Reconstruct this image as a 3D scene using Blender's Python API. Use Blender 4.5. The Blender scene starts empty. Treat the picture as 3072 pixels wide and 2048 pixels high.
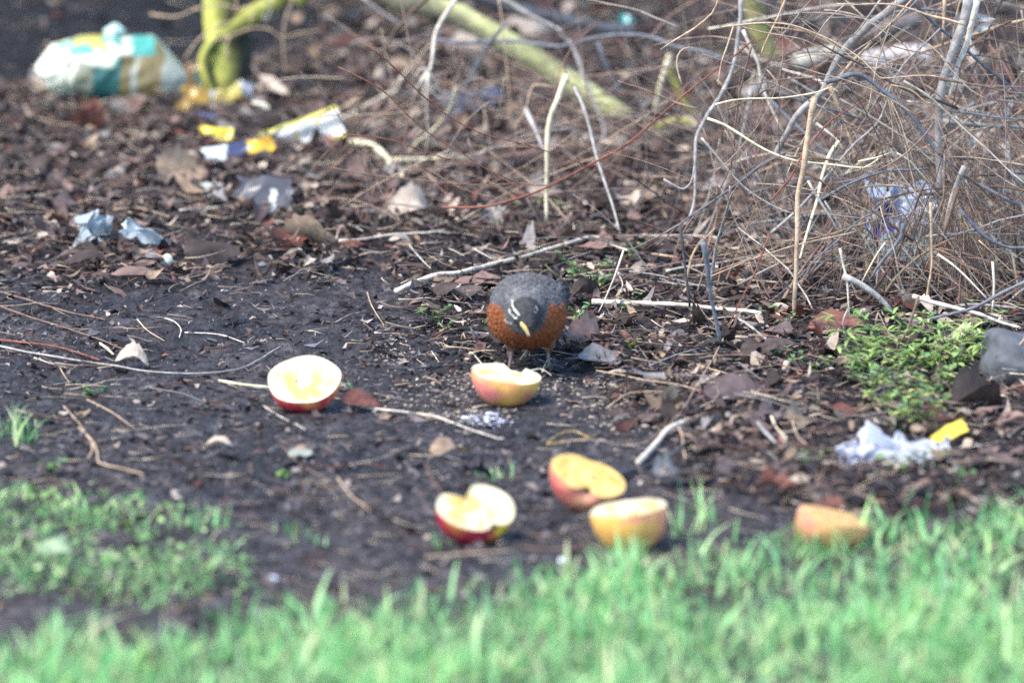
import bpy, bmesh, math, random
import numpy as np
from mathutils import Vector, Matrix, Euler

# ------------------------------------------------------------------ camera, world, sun
SC = bpy.context.scene
COL = SC.collection
H, PITCH, KF = 1.8, math.radians(10.5), 0.12          # eye height, downward pitch, frame width / distance
cam_d = bpy.data.cameras.new('camera')
cam = bpy.data.objects.new('camera', cam_d); COL.objects.link(cam)
cam.location = (0, 0, H); cam.rotation_euler = (math.pi/2 - PITCH, 0, 0)
cam_d.sensor_width = 36; cam_d.lens = 36/KF; cam_d.clip_end = 2000; cam_d.clip_start = 0.1
cam_d.dof.use_dof = True; cam_d.dof.focus_distance = 9.95; cam_d.dof.aperture_fstop = 4.3
SC.camera = cam
SUN_EL, SUN_AZ = math.radians(53), math.radians(-125)   # azimuth from +Y, negative towards -X
w = bpy.data.worlds.new('World'); SC.world = w; w.use_nodes = True
nt = w.node_tree; bg = nt.nodes['Background']
sky = nt.nodes.new('ShaderNodeTexSky'); sky.sky_type = 'NISHITA'; sky.sun_disc = False
sky.sun_elevation = SUN_EL; sky.sun_rotation = SUN_AZ; sky.dust_density = 0.2; sky.ozone_density = 4.0
nt.links.new(sky.outputs[0], bg.inputs[0]); bg.inputs[1].default_value = 0.145
sl = bpy.data.lights.new('sun', 'SUN'); sl.energy = 2.1; sl.angle = math.radians(28); sl.color = (1.0, 0.89, 0.74)
so = bpy.data.objects.new('sun', sl); COL.objects.link(so)
sd = Vector((math.sin(SUN_AZ)*math.cos(SUN_EL), math.cos(SUN_AZ)*math.cos(SUN_EL), math.sin(SUN_EL)))
so.rotation_euler = sd.to_track_quat('Z', 'Y').to_euler(); so.location = sd*20
vs = SC.view_settings
vs.view_transform = 'Standard'; vs.look = 'None'; vs.gamma = 1.0; vs.exposure = 1.72
SC.cycles.use_denoising = False; SC.cycles.sample_clamp_indirect = 2.0; SC.cycles.max_bounces = 6; SC.cycles.transparent_max_bounces = 4
R = np.random.default_rng(7)

# ------------------------------------------------------------------ numbers: noise, ground, picture -> place
def _hash(ix, iy, s):
    h = (ix.astype(np.int64)*374761393 + iy.astype(np.int64)*668265263 + s*974634777) & 0xffffffff
    h = ((h ^ (h >> 13))*1274126177) & 0xffffffff
    return ((h ^ (h >> 16)) & 0xffff)/65535.0
def vn(x, y, s=0):
    x = np.asarray(x, float); y = np.asarray(y, float)
    ix = np.floor(x); iy = np.floor(y); fx = x-ix; fy = y-iy
    fx = fx*fx*(3-2*fx); fy = fy*fy*(3-2*fy)
    a = _hash(ix, iy, s); b = _hash(ix+1, iy, s); c = _hash(ix, iy+1, s); d = _hash(ix+1, iy+1, s)
    return (a*(1-fx)+b*fx)*(1-fy) + (c*(1-fx)+d*fx)*fy
def fbm(x, y, s=0, o=4):
    t = 0; a = 0.5
    for k in range(o):
        t = t + a*vn(x, y, s+k); x = x*2.03+11.3; y = y*2.03+4.7; a *= .5
    return t
CP, SP = math.cos(PITCH), math.sin(PITCH)
def ray(px, py):
    a = (px-1536)/3072*KF; b = (1024-py)/3072*KF
    return np.array([a, CP + b*SP, -SP + b*CP])
def to_px(x, y, z=0.0):
    x = np.asarray(x, float); y = np.asarray(y, float); q = np.asarray(z, float)-H
    dep = y*CP - q*SP
    return 1536 + 3072/KF*x/dep, 1024 - 3072/KF*(y*SP + q*CP)/dep
def interp(v, pts):
    return np.interp(v, [p[0] for p in pts], [p[1] for p in pts])
G = 3072/2352
LITTER = [(0,650),(250,690),(420,690),(700,650),(880,650),(960,760),(1060,830),(1300,850),(1420,930),(1560,1060),(1700,1150),(2352,1220)]
GRASS = [(-200,1500),(0,1480),(300,1460),(560,1430),(760,1395),(1000,1395),(1200,1370),(1400,1300),(1600,1275),(1800,1255),(2000,1235),(2200,1200),(2352,1180),(2500,1170)]
def litter_amt(x, y):
    px, py = to_px(x, y)
    edge = interp(px/G, LITTER)*G + (fbm(x*9, y*4, 50)-.47)*260
    return np.clip((edge-py)/60 + .3, 0, 1)
def grass_amt(x, y):
    px, py = to_px(x, y)
    edge = interp(px/G, GRASS)*G + (fbm(x*11, y*5, 60)-.47)*160
    return np.clip((py-edge)/110 + .35, 0, 1)
def bare_shade_amt(x, y):  # leafless far left corner, where shade is painted into the soil
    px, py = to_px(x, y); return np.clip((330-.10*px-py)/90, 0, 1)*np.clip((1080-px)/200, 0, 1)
def gh(x, y):
    x = np.asarray(x, float); y = np.asarray(y, float)
    z = .012*(fbm(x*3, y*2, 1)-.47) + .010*(fbm(x*14, y*9, 2, 3)-.47)
    return z + .004*litter_amt(x, y)
def gfine(x, y):
    l = litter_amt(x, y)
    return .0060*(fbm(x*40, y*17, 9, 3)-.45)*(1+.8*l) + .0032*(vn(x*140, y*55, 14)-.5)
def ground(px, py):
    d = ray(px, py); t = -H/d[2]
    for _ in range(8):
        z = float(gh(d[0]*t, d[1]*t)); t = t*.5 + .5*(z-H)/d[2]
    p = d*t; return np.array([p[0], p[1], float(gh(p[0], p[1]))])
def yrow(row):
    d = ray(1536, row); return -H/d[2]*d[1]
def at(px, py, Y):
    d = ray(px, py); t = Y/d[1]; return np.array([d[0]*t, Y, H + d[2]*t])
def mpp(Y): return math.hypot(Y, H)*KF/3072            # metres per photograph pixel

# ------------------------------------------------------------------ materials
def mat(name, rough=.7, trans=0.0, bump=0.0, bscale=200.0, spec=.3, coat=0.0, var=.25, vscale=60.0, stretch=None, sss=0.0, bdist=.002):
    m = bpy.data.materials.new(name); m.use_nodes = True
    n = m.node_tree; L = n.links; p = n.nodes['Principled BSDF']
    a = n.nodes.new('ShaderNodeAttribute'); a.attribute_name = 'Col'
    tc = n.nodes.new('ShaderNodeTexCoord'); vec = tc.outputs['Object']
    if stretch:
        mp = n.nodes.new('ShaderNodeMapping'); mp.inputs['Scale'].default_value = stretch
        L.new(vec, mp.inputs['Vector']); vec = mp.outputs[0]
    no = n.nodes.new('ShaderNodeTexNoise'); no.inputs['Scale'].default_value = vscale; no.inputs['Detail'].default_value = 4
    L.new(vec, no.inputs['Vector'])
    mr = n.nodes.new('ShaderNodeMapRange'); mr.inputs['From Min'].default_value = .3; mr.inputs['From Max'].default_value = .7
    mr.inputs['To Min'].default_value = 1-var; mr.inputs['To Max'].default_value = 1+var
    L.new(no.outputs['Fac'], mr.inputs['Value'])
    mx = n.nodes.new('ShaderNodeVectorMath'); mx.operation = 'SCALE'
    L.new(a.outputs['Color'], mx.inputs[0]); L.new(mr.outputs[0], mx.inputs['Scale'])
    L.new(mx.outputs[0], p.inputs['Base Color'])
    p.inputs['Roughness'].default_value = rough; p.inputs['Specular IOR Level'].default_value = spec
    p.inputs['Coat Weight'].default_value = coat
    if sss:
        p.inputs['Subsurface Weight'].default_value = sss; p.inputs['Subsurface Radius'].default_value = (.004, .002, .001)
    if bump:
        b = n.nodes.new('ShaderNodeBump'); b.inputs['Strength'].default_value = bump; b.inputs['Distance'].default_value = bdist
        n2 = n.nodes.new('ShaderNodeTexNoise'); n2.inputs['Scale'].default_value = bscale; n2.inputs['Detail'].default_value = 5
        L.new(vec, n2.inputs['Vector']); L.new(n2.outputs['Fac'], b.inputs['Height']); L.new(b.outputs[0], p.inputs['Normal'])
    if trans:
        t = n.nodes.new('ShaderNodeBsdfTranslucent'); L.new(mx.outputs[0], t.inputs['Color'])
        ms = n.nodes.new('ShaderNodeMixShader'); ms.inputs[0].default_value = trans
        L.new(p.outputs[0], ms.inputs[1]); L.new(t.outputs[0], ms.inputs[2]); L.new(ms.outputs[0], n.nodes['Material Output'].inputs['Surface'])
    return m
M_MUD = mat('dark_mud', .8, bump=1.0, bscale=210, spec=.3, var=.75, vscale=95, stretch=(1, .42, 1), bdist=.007)
M_LEAF = mat('dead_leaf', .7, trans=.15, bump=.5, bscale=9, var=.4, vscale=5)
M_LITTER = mat('leaf_mould', .75, trans=.1, bump=.5, bscale=220, var=.35, vscale=110)
M_BARK = mat('twig_bark', .8, bump=.6, bscale=260, var=.35, vscale=110)
M_GREEN = mat('green_leaf', .5, trans=.35, var=.2, vscale=90, spec=.4)
M_GRASS = mat('grass_blade', .5, trans=.4, var=.15, vscale=30, spec=.4)
M_SKIN = mat('apple_skin', .32, bump=.05, bscale=300, var=.16, vscale=90, spec=.5, coat=.15)
M_FLESH = mat('apple_flesh', .6, bump=.35, bscale=300, var=.07, vscale=160, spec=.35, sss=.25)
M_FEATH = mat('feathers', .85, bump=.7, bscale=420, var=.3, vscale=260, spec=.15, stretch=(1, .35, 1))
M_HARD = mat('horn_and_eye', .3, var=.12, vscale=300, spec=.5)
M_PLAST = mat('thin_plastic', .28, trans=.12, bump=.4, bscale=70, var=.1, vscale=60, spec=.5, coat=.2)
M_PAPER = mat('paper', .8, trans=.2, bump=.4, bscale=160, var=.08, vscale=90)
M_STONE = mat('stone', .85, bump=.6, bscale=180, var=.25, vscale=70)

# ------------------------------------------------------------------ meshes
class MB:
    def __init__(s): s.V = []; s.Q = []; s.T = []; s.C = []; s.n = 0
    def add(s, V, Q=None, T=None, C=(.5, .5, .5)):
        V = np.asarray(V, float).reshape(-1, 3); C = np.asarray(C, float)
        if C.ndim == 1: C = np.tile(C, (len(V), 1))
        if Q is not None and len(Q): s.Q.append(np.asarray(Q, np.int64).reshape(-1, 4)+s.n)
        if T is not None and len(T): s.T.append(np.asarray(T, np.int64).reshape(-1, 3)+s.n)
        s.V.append(V); s.C.append(C); s.n += len(V); return s
    def mesh(s, name):
        V = np.concatenate(s.V); C = np.concatenate(s.C)
        Q = np.concatenate(s.Q) if s.Q else np.zeros((0, 4), np.int64)
        T = np.concatenate(s.T) if s.T else np.zeros((0, 3), np.int64)
        me = bpy.data.meshes.new(name)
        me.vertices.add(len(V)); me.vertices.foreach_set('co', V.astype(np.float32).ravel())
        loops = np.concatenate([Q.ravel(), T.ravel()]).astype(np.int32)
        me.loops.add(len(loops)); me.loops.foreach_set('vertex_index', loops)
        st = np.concatenate([np.arange(len(Q))*4, len(Q)*4 + np.arange(len(T))*3]).astype(np.int32)
        me.polygons.add(len(st)); me.polygons.foreach_set('loop_start', st)
        me.update(calc_edges=True)
        me.polygons.foreach_set('use_smooth', np.ones(len(st), bool))
        at_ = me.color_attributes.new('Col', 'FLOAT_COLOR', 'POINT')
        at_.data.foreach_set('color', np.concatenate([np.clip(C, 0, 1), np.ones((len(C), 1))], 1).astype(np.float32).ravel())
        me.validate(); return me
def link(name, me, m, parent=None, loc=None):
    if isinstance(me, MB): me = me.mesh(name)
    if m is not None and not me.materials: me.materials.append(m)
    o = bpy.data.objects.new(name, me); COL.objects.link(o)
    if parent is not None: o.parent = parent
    if loc is not None: o.location = loc
    return o
def tag(o, label=None, cat=None, group=None, kind=None):
    if label: o['label'] = label
    if cat: o['category'] = cat
    if group: o['group'] = group
    if kind: o['kind'] = kind
    return o
def empty(name, loc): 
    o = bpy.data.objects.new(name, None); COL.objects.link(o); o.location = loc; o.empty_display_size = .02; return o
def gridq(n, m, wrap=False):                                 # faces of an n x m vertex grid (wrap joins the last column to the first)
    i, j = np.meshgrid(np.arange(n-1), np.arange(m if wrap else m-1), indexing='ij'); j2 = (j+1) % m
    return np.stack([i*m+j, i*m+j2, (i+1)*m+j2, (i+1)*m+j], -1).reshape(-1, 4)
def smooth_path(P, step):
    P = np.asarray(P, float)
    if len(P) < 2: return P
    A = np.vstack([2*P[0]-P[1], P, 2*P[-1]-P[-2]]); out = []
    for i in range(1, len(A)-2):
        k = max(2, int(np.linalg.norm(A[i+1]-A[i])/step)); t = np.linspace(0, 1, k, endpoint=False)[:, None]
        a, b, c, d = A[i-1], A[i], A[i+1], A[i+2]
        out.append(.5*(2*b + (c-a)*t + (2*a-5*b+4*c-d)*t*t + (3*b-a-3*c+d)*t**3))
    return np.vstack(out+[P[-1:]])
def tube(mb, P, r0, r1, C, sides=6, knob=.12, rng=R):
    P = np.asarray(P, float); n = len(P)
    T = np.gradient(P, axis=0); T /= np.linalg.norm(T, axis=1)[:, None]+1e-9
    u = np.cross(T[0], [0.3, .2, 1]); u /= np.linalg.norm(u)+1e-9; U = []
    for t in T:
        u = u - t*np.dot(u, t); u = u/(np.linalg.norm(u)+1e-9); U.append(u)
    U = np.array(U); W = np.cross(T, U)
    rr = np.linspace(r0, r1, n)*(1 + knob*(rng.random(n)-.5)*2)
    a = np.arange(sides)*2*math.pi/sides
    V = P[:, None]+ rr[:, None, None]*(np.cos(a)[None, :, None]*U[:, None]+np.sin(a)[None, :, None]*W[:, None])
    c = np.asarray(C, float)
    if c.ndim == 2 and len(c) == n: c = c[:, None]*np.ones((1, sides, 1))
    else: c = c*(1+.35*(vn(np.arange(n)*.37+rng.random()*99, np.zeros(n), 3)-.5))[:, None, None]*np.ones((1, sides, 1))
    q = gridq(n, sides, True); V = V.reshape(-1, 3); c = c.reshape(-1, 3); k = len(V)
    V = np.vstack([V, P[:1], P[-1:]]); c = np.vstack([c, c[:1], c[-1:]])
    s = np.arange(sides); s2 = (s+1) % sides
    t = np.vstack([np.stack([s2, s, np.full(sides, k)], 1), np.stack([k-sides+s, k-sides+s2, np.full(sides, k+1)], 1)])
    mb.add(V, q, t, c)
BARK = dict(pale=(.62,.54,.43), tan=(.48,.34,.22), grey=(.34,.31,.28), dark=(.06,.06,.065), red=(.20,.075,.05),
            cream=(.72,.62,.40), moss=(.27,.27,.07), yellow=(.50,.34,.11), brown=(.19,.12,.085), lead=(.16,.165,.18))

# ------------------------------------------------------------------ ground, one sheet to the horizon
def axis(lo, hi, step, far):
    a = np.arange(lo, hi+step/2, step); g = step*1.35**np.arange(1, 34)
    g = np.cumsum(g); g = g[g < far]
    return np.concatenate([lo-g[::-1], a, hi+g])
gx = axis(-.95, .95, .0055, 300); gy = axis(7.2, 14.6, .008, 300)
X, Y = np.meshgrid(gx, gy, indexing='ij')
near = np.clip(1.5-np.maximum(np.abs(X)-.95, np.maximum(7.2-Y, Y-14.6)), 0, 1)
Z = (gh(X, Y)+gfine(X, Y))*near
la = litter_amt(X, Y); bare = bare_shade_amt(X, Y); t = fbm(X*7, Y*5, 30)[..., None]; t2 = fbm(X*34, Y*12, 33)[..., None]; t3 = fbm(X*90, Y*34, 35, 3)[..., None]
mud = (np.array([.016,.016,.020])*(1-t)+np.array([.068,.056,.054])*t)*(.25+1.65*t3)
soil = np.array([.014,.011,.012])*(1-t)+np.array([.032,.024,.024])*t  # litter soil kept near black, painting in deep shade under the shrub
C = mud*(1-la[..., None])+soil*(1-.6*bare[..., None])*la[..., None]  # corner soil darkened further, its shade put into the colour
pale = np.clip((t2-.60)*7, 0, 1)*(1-la[..., None])*.5
C = C*(1-pale)+np.array([.12,.105,.10])*pale
ga = grass_amt(X, Y)[..., None]; C = C*(1-ga*.6)+np.array([.05,.06,.03])*ga*.6
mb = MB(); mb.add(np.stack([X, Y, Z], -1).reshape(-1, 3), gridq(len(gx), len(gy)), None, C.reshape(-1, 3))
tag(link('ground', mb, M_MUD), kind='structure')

# ------------------------------------------------------------------ traced twigs, stems and sticks
CROP = {1:(0,0,1100/2352), 2:(1000,0,1100/2352), 3:(2000,0,1072/2352), 4:(0,600,1100/2352), 5:(1000,700,1100/2352),
        6:(2000,700,1072/2352), 7:(0,1300,1300/2352), 8:(1200,1300,1872/2352), 9:(2560,450,512/1606), 0:(0,0,1)}
ROWS = 34                                              # traced branches stand this many picture rows nearer than their feet
def path3(crop, pts, depth, rad, jit=.25):
    ox, oy, s = CROP[crop]; out = []; n = len(pts)
    for i, (x, y) in enumerate(pts):
        px, py = ox+x*s, oy+y*s
        if depth == 'g':
            p = ground(px, py); p[2] += rad*.8+.003+.011*float(litter_amt(p[0], p[1]))
        else:
            f = i/max(1, n-1); p = at(px, py, yrow(depth[0]*(1-f)+depth[1]*f+ROWS)); p[2] = max(p[2], float(gh(p[0], p[1]))-.01)
        out.append(p)
    P = smooth_path(out, .012)
    k = np.arange(len(P))
    for a in range(3):
        P[:, a] += (fbm(k*.35+a*40+R.random()*50, k*0, 5, 2)-.37)*rad*2.2*jit*2
    return P
def stick(crop, wd, colr, depth, pts, mb=None, taper=.6, sides=7):
    row = depth[0] if depth != 'g' else CROP[crop][1]+pts[0][1]*CROP[crop][2]
    rad = wd*CROP[crop][2]*mpp(yrow(row))*.5
    rad *= 1.08; P = path3(crop, pts, depth, rad)
    mb = mb or MB(); tube(mb, P, rad, rad*taper, BARK[colr], sides); return mb

# things: (name, category, crop, width in crop px, colour, depth, points, label)
TW = [
('fallen_stick','stick',5,32,'pale','g',[(400,405),(620,362),(820,340),(950,300),(1100,265),(1250,225),(1450,168),(1620,118),(1690,112),(1790,152),(1890,195)],'long pale bent stick lying on the ground just behind the robin'),
('fallen_stick','stick',5,36,'pale','g',[(1660,530),(1850,536),(2000,540),(2200,548),(2352,557),(2600,585),(2745,605)],'straight thick whitish stick lying level between the robin and the leafy weeds'),
('fallen_stick','stick',6,16,'pale','g',[(0,332),(130,302),(280,287),(400,265),(550,237),(700,230),(830,237)],'thin pale stick meeting the brown upright stalk near its foot'),
('fallen_stick','stick',6,15,'pale','g',[(-180,100),(0,95),(150,95),(300,102),(345,118)],'whitish straight stem lying behind the grey upright stake'),
('fallen_stick','stick',6,14,'tan','g',[(-120,215),(40,235),(140,235),(230,225),(290,180),(370,175),(480,140)],'crooked tan stem lying over the whitish stems behind the stake'),
('fallen_stick','stick',6,20,'grey','g',[(440,630),(550,700),(660,790)],'short grey stick slanting down from the end of the thick whitish stick'),
('fallen_stick','stick',6,45,'grey',(1010,1010),[(1160,275),(1280,340),(1400,430),(1480,510)],'weathered grey forked stick slanting behind the leafy weeds'),
('fallen_stick','stick',6,26,'lead',(1000,960),[(2500,240),(2352,322),(2200,400),(2050,480),(1900,522),(1750,560),(1650,580),(1560,562)],'long curved blue-grey branch lying over the top of the leafy weeds'),
('fallen_stick','stick',6,30,'pale',(965,985),[(1620,410),(1750,450),(1900,492),(2060,532),(2200,580),(2400,640)],'white barked stick lying behind the curved blue-grey branch'),
('fallen_stick','stick',6,14,'brown','g',[(210,905),(330,893),(480,885),(600,902),(750,950),(900,990),(1070,990)],'long thin brown-grey twig arching over the leaves beside the leafy weeds'),
('fallen_stick','stick',5,9,'tan','g',[(2700,520),(2560,640),(2470,820),(2352,1020),(2250,1200),(2170,1290),(2000,1360),(1880,1375)],'thin tan runner curving round from the mud up to the grey stake'),
('fallen_stick','stick',6,10,'tan','g',[(200,950),(300,980),(410,1010),(460,1045),(540,980)],'thin tan kinked twig on the leaves before the broad flat leaf'),
('fallen_stick','stick',6,11,'tan','g',[(440,1225),(580,1140),(690,1040)],'straight tan twig standing off the broad flat brown leaf'),
('fallen_stick','stick',6,28,'grey','g',[(600,1345),(660,1420),(720,1470)],'short stubby grey twig lying beside the white pellets'),
('fallen_stick','stick',6,16,'cream','g',[(690,1290),(720,1360),(790,1440)],'short pale notched twig between grey stub and curled leaf'),
('fallen_stick','stick',6,14,'tan','g',[(860,1230),(830,1310),(860,1420),(920,1480)],'bent tan twig leaning over a small curled leaf'),
('fallen_stick','stick',6,13,'tan',(1120,1120),[(2400,640),(2220,860),(2130,960),(2110,1050)],'straight tan twig leaning on the flat grey stone'),
('fallen_stick','stick',5,12,'dark','g',[(330,890),(600,880),(750,850),(900,760),(935,715)],'dark curved twig beside the robin left leg'),
('fallen_stick','stick',5,15,'pale','g',[(180,1135),(400,1160),(600,1185),(700,1210),(850,1270),(1060,1340)],'pale leaf stalk running from the red-brown leaf past the bitten apple half'),
('fallen_stick','stick',5,10,'yellow','g',[(1370,1370),(1440,1310),(1540,1290),(1640,1328)],'upper curl of the orange twig pair on the mud'),
('fallen_stick','stick',5,10,'yellow','g',[(1370,1372),(1500,1354),(1640,1330),(1700,1300)],'lower curl of the orange twig pair on the mud'),
('fallen_stick','stick',5,42,'pale','g',[(1960,1500),(2060,1400),(2160,1335),(2280,1295)],'thick pale broken branch with bare bark on the mud edge'),
('fallen_stick','stick',5,14,'tan','g',[(2215,1325),(2240,1400),(2255,1500)],'thin side shoot below the thick pale broken branch'),
('fallen_stick','stick',8,22,'dark','g',[(800,180),(900,150),(1000,118),(1070,100)],'dark wet stick below the thick pale broken branch'),
('fallen_stick','stick',5,10,'tan','g',[(1690,920),(1850,990),(2000,1025),(2200,1050),(2352,1092)],'thin tan straw running from the blue-grey leaf across the crumbs'),
('fallen_stick','stick',5,11,'grey','g',[(2030,930),(2200,860),(2352,815)],'thin grey twig rising above the round pale leaf'),
('fallen_stick','stick',5,10,'tan','g',[(1750,1145),(1900,1105),(2100,1098),(2230,1092)],'thin brown twig lying below the seed crumbs'),
('fallen_stick','stick',5,18,'pale','g',[(40,130),(200,108),(400,86),(600,75),(720,60)],'flat pale straw behind the tan curled leaf'),
('fallen_stick','stick',5,9,'pale','g',[(20,110),(45,40),(110,18),(190,60)],'thin hooped straw arching over the litter'),
('fallen_stick','stick',5,11,'pale','g',[(880,815),(920,845),(975,885)],'short pale straw crossing behind the bitten apple half'),
('fallen_stick','stick',5,9,'cream','g',[(870,822),(960,812),(1050,818)],'level pale straw by the robin left foot'),
('fallen_stick','stick',5,9,'cream','g',[(1340,925),(1370,870),(1400,850)],'small forked straw by the robin right foot'),
('fallen_stick','stick',5,10,'pale','g',[(1240,915),(1330,910),(1400,940)],'pale straw lying at the rim of the bitten apple half'),
('fallen_stick','stick',5,8,'tan','g',[(1200,865),(1260,800),(1310,755)],'tan straw slanting under the robin belly'),
('fallen_stick','stick',5,10,'pale','g',[(485,148),(530,205),(625,305)],'pale straight twig on the leaves left of the long bent stick'),
('fallen_stick','stick',5,10,'pale','g',[(890,168),(950,205),(1015,240)],'short pale twig just above the long bent stick'),
('fallen_stick','stick',5,9,'tan','g',[(215,395),(250,490),(325,610)],'tan twig slanting on bare mud before the long bent stick'),
('fallen_stick','stick',5,11,'pale',(1000,1010),[(1862,108),(1800,290),(1740,430),(1700,505)],'pale straight twig leaning above the thick whitish stick'),
('fallen_stick','stick',5,8,'pale','g',[(1820,320),(1855,400),(1830,480)],'little curved twig beside the leaning pale twig'),
('fallen_stick','stick',5,9,'grey','g',[(1490,350),(1700,350),(1900,335),(2100,290),(2352,240)],'long thin grey twig lying across the small weeds'),
('fallen_stick','stick',5,9,'grey','g',[(1900,320),(2100,350),(2352,415)],'thin grey twig running down to the foot of the stake'),
('fallen_stick','stick',4,14,'brown','g',[(-40,600),(200,670),(400,730),(560,765),(675,790)],'upper of the two brown stems reaching across the bare mud'),
('fallen_stick','stick',4,13,'brown','g',[(-40,690),(250,790),(450,850),(650,920),(830,995)],'lower of the two brown stems reaching across the bare mud'),
('fallen_stick','stick',4,17,'red','g',[(-40,920),(200,940),(380,970),(520,1010),(640,1050)],'red-brown stem lying on the bare mud'),
('fallen_stick','stick',4,14,'grey','g',[(-40,950),(250,1010),(500,1050),(750,1085),(950,1120),(1250,1135),(1450,1120),(1600,1080),(1800,960)],'long grey root curving along the mud behind the whole apple half'),
('fallen_stick','stick',4,20,'cream','g',[(1405,1182),(1550,1205),(1730,1226)],'cream straw pointing at the rim of the round cut apple half'),
('fallen_stick','stick',4,10,'tan','g',[(880,785),(950,860),(1055,922)],'tan twig lying straight on the mud beside a hooked one'),
('fallen_stick','stick',4,10,'pale','g',[(1060,780),(1120,800),(1162,850),(1150,902)],'small hooked pale twig on the mud'),
('fallen_stick','stick',4,9,'pale','g',[(1185,868),(1400,880),(1570,935)],'thin pale straw lying on the mud right of the hooked twig'),
('fallen_stick','stick',4,18,'cream','g',[(640,945),(690,980),(728,1015)],'short cream splinter beside the lower brown stem'),
('fallen_stick','stick',4,9,'tan','g',[(385,1095),(415,1150),(445,1190)],'short tan twig standing on the mud below the long grey root'),
('fallen_stick','stick',4,10,'tan','g',[(405,1340),(480,1420),(545,1500)],'tan straw on the mud above the forked twig'),
('fallen_stick','stick',4,9,'tan','g',[(560,1300),(700,1370),(860,1480)],'thin brown straw on the mud before the round cut apple half'),
('fallen_stick','stick',4,9,'pale','g',[(1690,1340),(1800,1410),(1960,1490)],'faint pale straw on the mud under the round cut apple half'),
('fallen_stick','stick',4,10,'pale','g',[(1150,140),(1270,130),(1420,118)],'short bleached stick in the litter right of the pale plastic scraps'),
('fallen_stick','stick',4,11,'tan','g',[(730,140),(860,125),(980,150),(1090,185)],'curved tan stem in the litter above the pale plastic scraps'),
('fallen_stick','stick',7,14,'tan','g',[(430,-10),(500,60),(530,120),(540,178),(640,203),(780,242)],'forked tan twig with a bend lying by the low green weeds'),
('fallen_stick','stick',7,13,'tan','g',[(500,70),(502,115),(480,152)],'short prong beside the forked tan twig'),
('fallen_stick','stick',7,10,'brown','g',[(1535,88),(1620,180),(1720,240),(1815,298)],'brown stalk with a pale flat leaf scrap lying on mud'),
('fallen_stick','stick',7,12,'tan','g',[(1830,255),(1900,350),(1945,385),(2010,440)],'broken pale stalk lying before the heart shaped apple half'),
('fallen_stick','stick',7,8,'brown','g',[(1000,97),(1130,88),(1270,65)],'thin level brown straw on the bare mud'),
('fallen_stick','stick',7,8,'red','g',[(1780,212),(1900,180),(2100,190)],'thin reddish straw on the bare mud'),
('fallen_stick','stick',8,6,'brown',(1500,1530),[(98,110),(108,150),(130,185),(160,225),(200,252)],'thin curved stalk rising from behind the heart shaped apple half'),
('fallen_stick','stick',8,9,'brown','g',[(430,370),(500,395),(570,400),(650,380),(725,340)],'brown straw curving between the heart shaped and the yellow apple halves'),
('fallen_stick','stick',8,8,'brown','g',[(440,440),(600,450),(750,440),(900,412),(1020,410)],'thin brown straw lying along the foot of the yellow apple half'),
('fallen_stick','stick',8,9,'tan','g',[(95,480),(250,468),(420,455)],'flat pale straw at the grass edge below the heart shaped apple half'),
('fallen_stick','stick',8,11,'brown','g',[(90,605),(180,600),(290,600)],'short tan stick half sunk in soil at the grass edge'),
('hanging_branch','branch',2,24,'brown',(560,430),[(640,-60),(600,0),(500,85),(420,180),(310,330),(240,500),(170,680),(120,800),(95,905)],'grey-brown branch slanting down to the end of the crushed carton'),
('hanging_branch','branch',2,22,'lead',(520,470),[(1100,150),(1010,275),(960,360),(870,510),(800,650),(740,770),(690,890)],'dark grey branch slanting down right of the splayed pale stem'),
('hanging_branch','branch',2,22,'cream',(520,470),[(790,560),(765,650),(720,740),(620,850),(550,905),(475,975)],'pale curved branch dipping into the litter under the splayed stem'),
('hanging_branch','branch',2,24,'pale',(430,380),[(440,500),(410,580),(330,610),(160,705),(40,770)],'pale branch slanting down behind the grey-brown branch'),
('fallen_stick','root',2,42,'cream',(440,540),[(110,905),(240,930),(320,990),(370,1045),(372,1085),(455,1142)],'pale peeled root bending down from the crushed carton'),
('fallen_stick','root',2,36,'cream',(492,478),[(370,1030),(520,1030),(640,1012),(780,1000),(880,1022)],'pale peeled stick lying level right of the bending root'),
('fallen_stick','stick',2,14,'tan','g',[(480,1130),(620,1210),(735,1295)],'tan straight stick slanting below the peeled root'),
('fallen_stick','stick',2,18,'tan',(560,560),[(1000,1130),(900,1270),(930,1320)],'short tan stub in the litter'),
('hanging_branch','branch',2,32,'grey',(430,460),[(1060,-30),(1210,70),(1310,130),(1420,180),(1490,240),(1560,350),(1600,460),(1650,600),(1700,720),(1740,840),(1695,990)],'long grey-tan branch bowing down over the mossy log'),
('hanging_branch','branch',2,27,'lead',(470,560),[(640,250),(850,272),(1000,262),(1150,262),(1300,285),(1450,295),(1600,262),(1750,232),(1900,222),(2050,240),(2200,300),(2352,325),(2560,400)],'long dark branch running level through the bare twigs'),
('dead_stalk','stalk',2,36,'cream',(690,690),[(1490,480),(1430,660),(1390,750),(1372,900),(1370,1050),(1365,1200),(1365,1420)],'cream upright dead stalk standing alone behind the robin'),
('dead_stalk','stalk',2,32,'grey',(600,640),[(1235,700),(1280,800),(1350,965)],'short grey stalk leaning on the cream upright stalk'),
('dead_stalk','stalk',2,13,'tan',(600,600),[(1420,565),(1285,545),(1245,660),(1215,735),(1150,840)],'thin kinked stem bent at a sharp corner'),
('dead_stalk','stalk',2,24,'grey',(730,770),[(1545,560),(1610,700),(1660,880),(1700,1050),(1760,1230),(1800,1350),(1840,1500)],'grey striped dead stalk slanting down to the long bent stick'),
('dead_stalk','stalk',2,8,'brown',(740,740),[(1530,660),(1560,780),(1640,1000)],'thin brown stem leaning beside the grey striped stalk'),
('dead_stalk','stalk',2,22,'lead',(430,430),[(1700,270),(1740,400),(1800,500),(1875,630)],'blue-grey stem slanting across the mossy log'),
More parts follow.
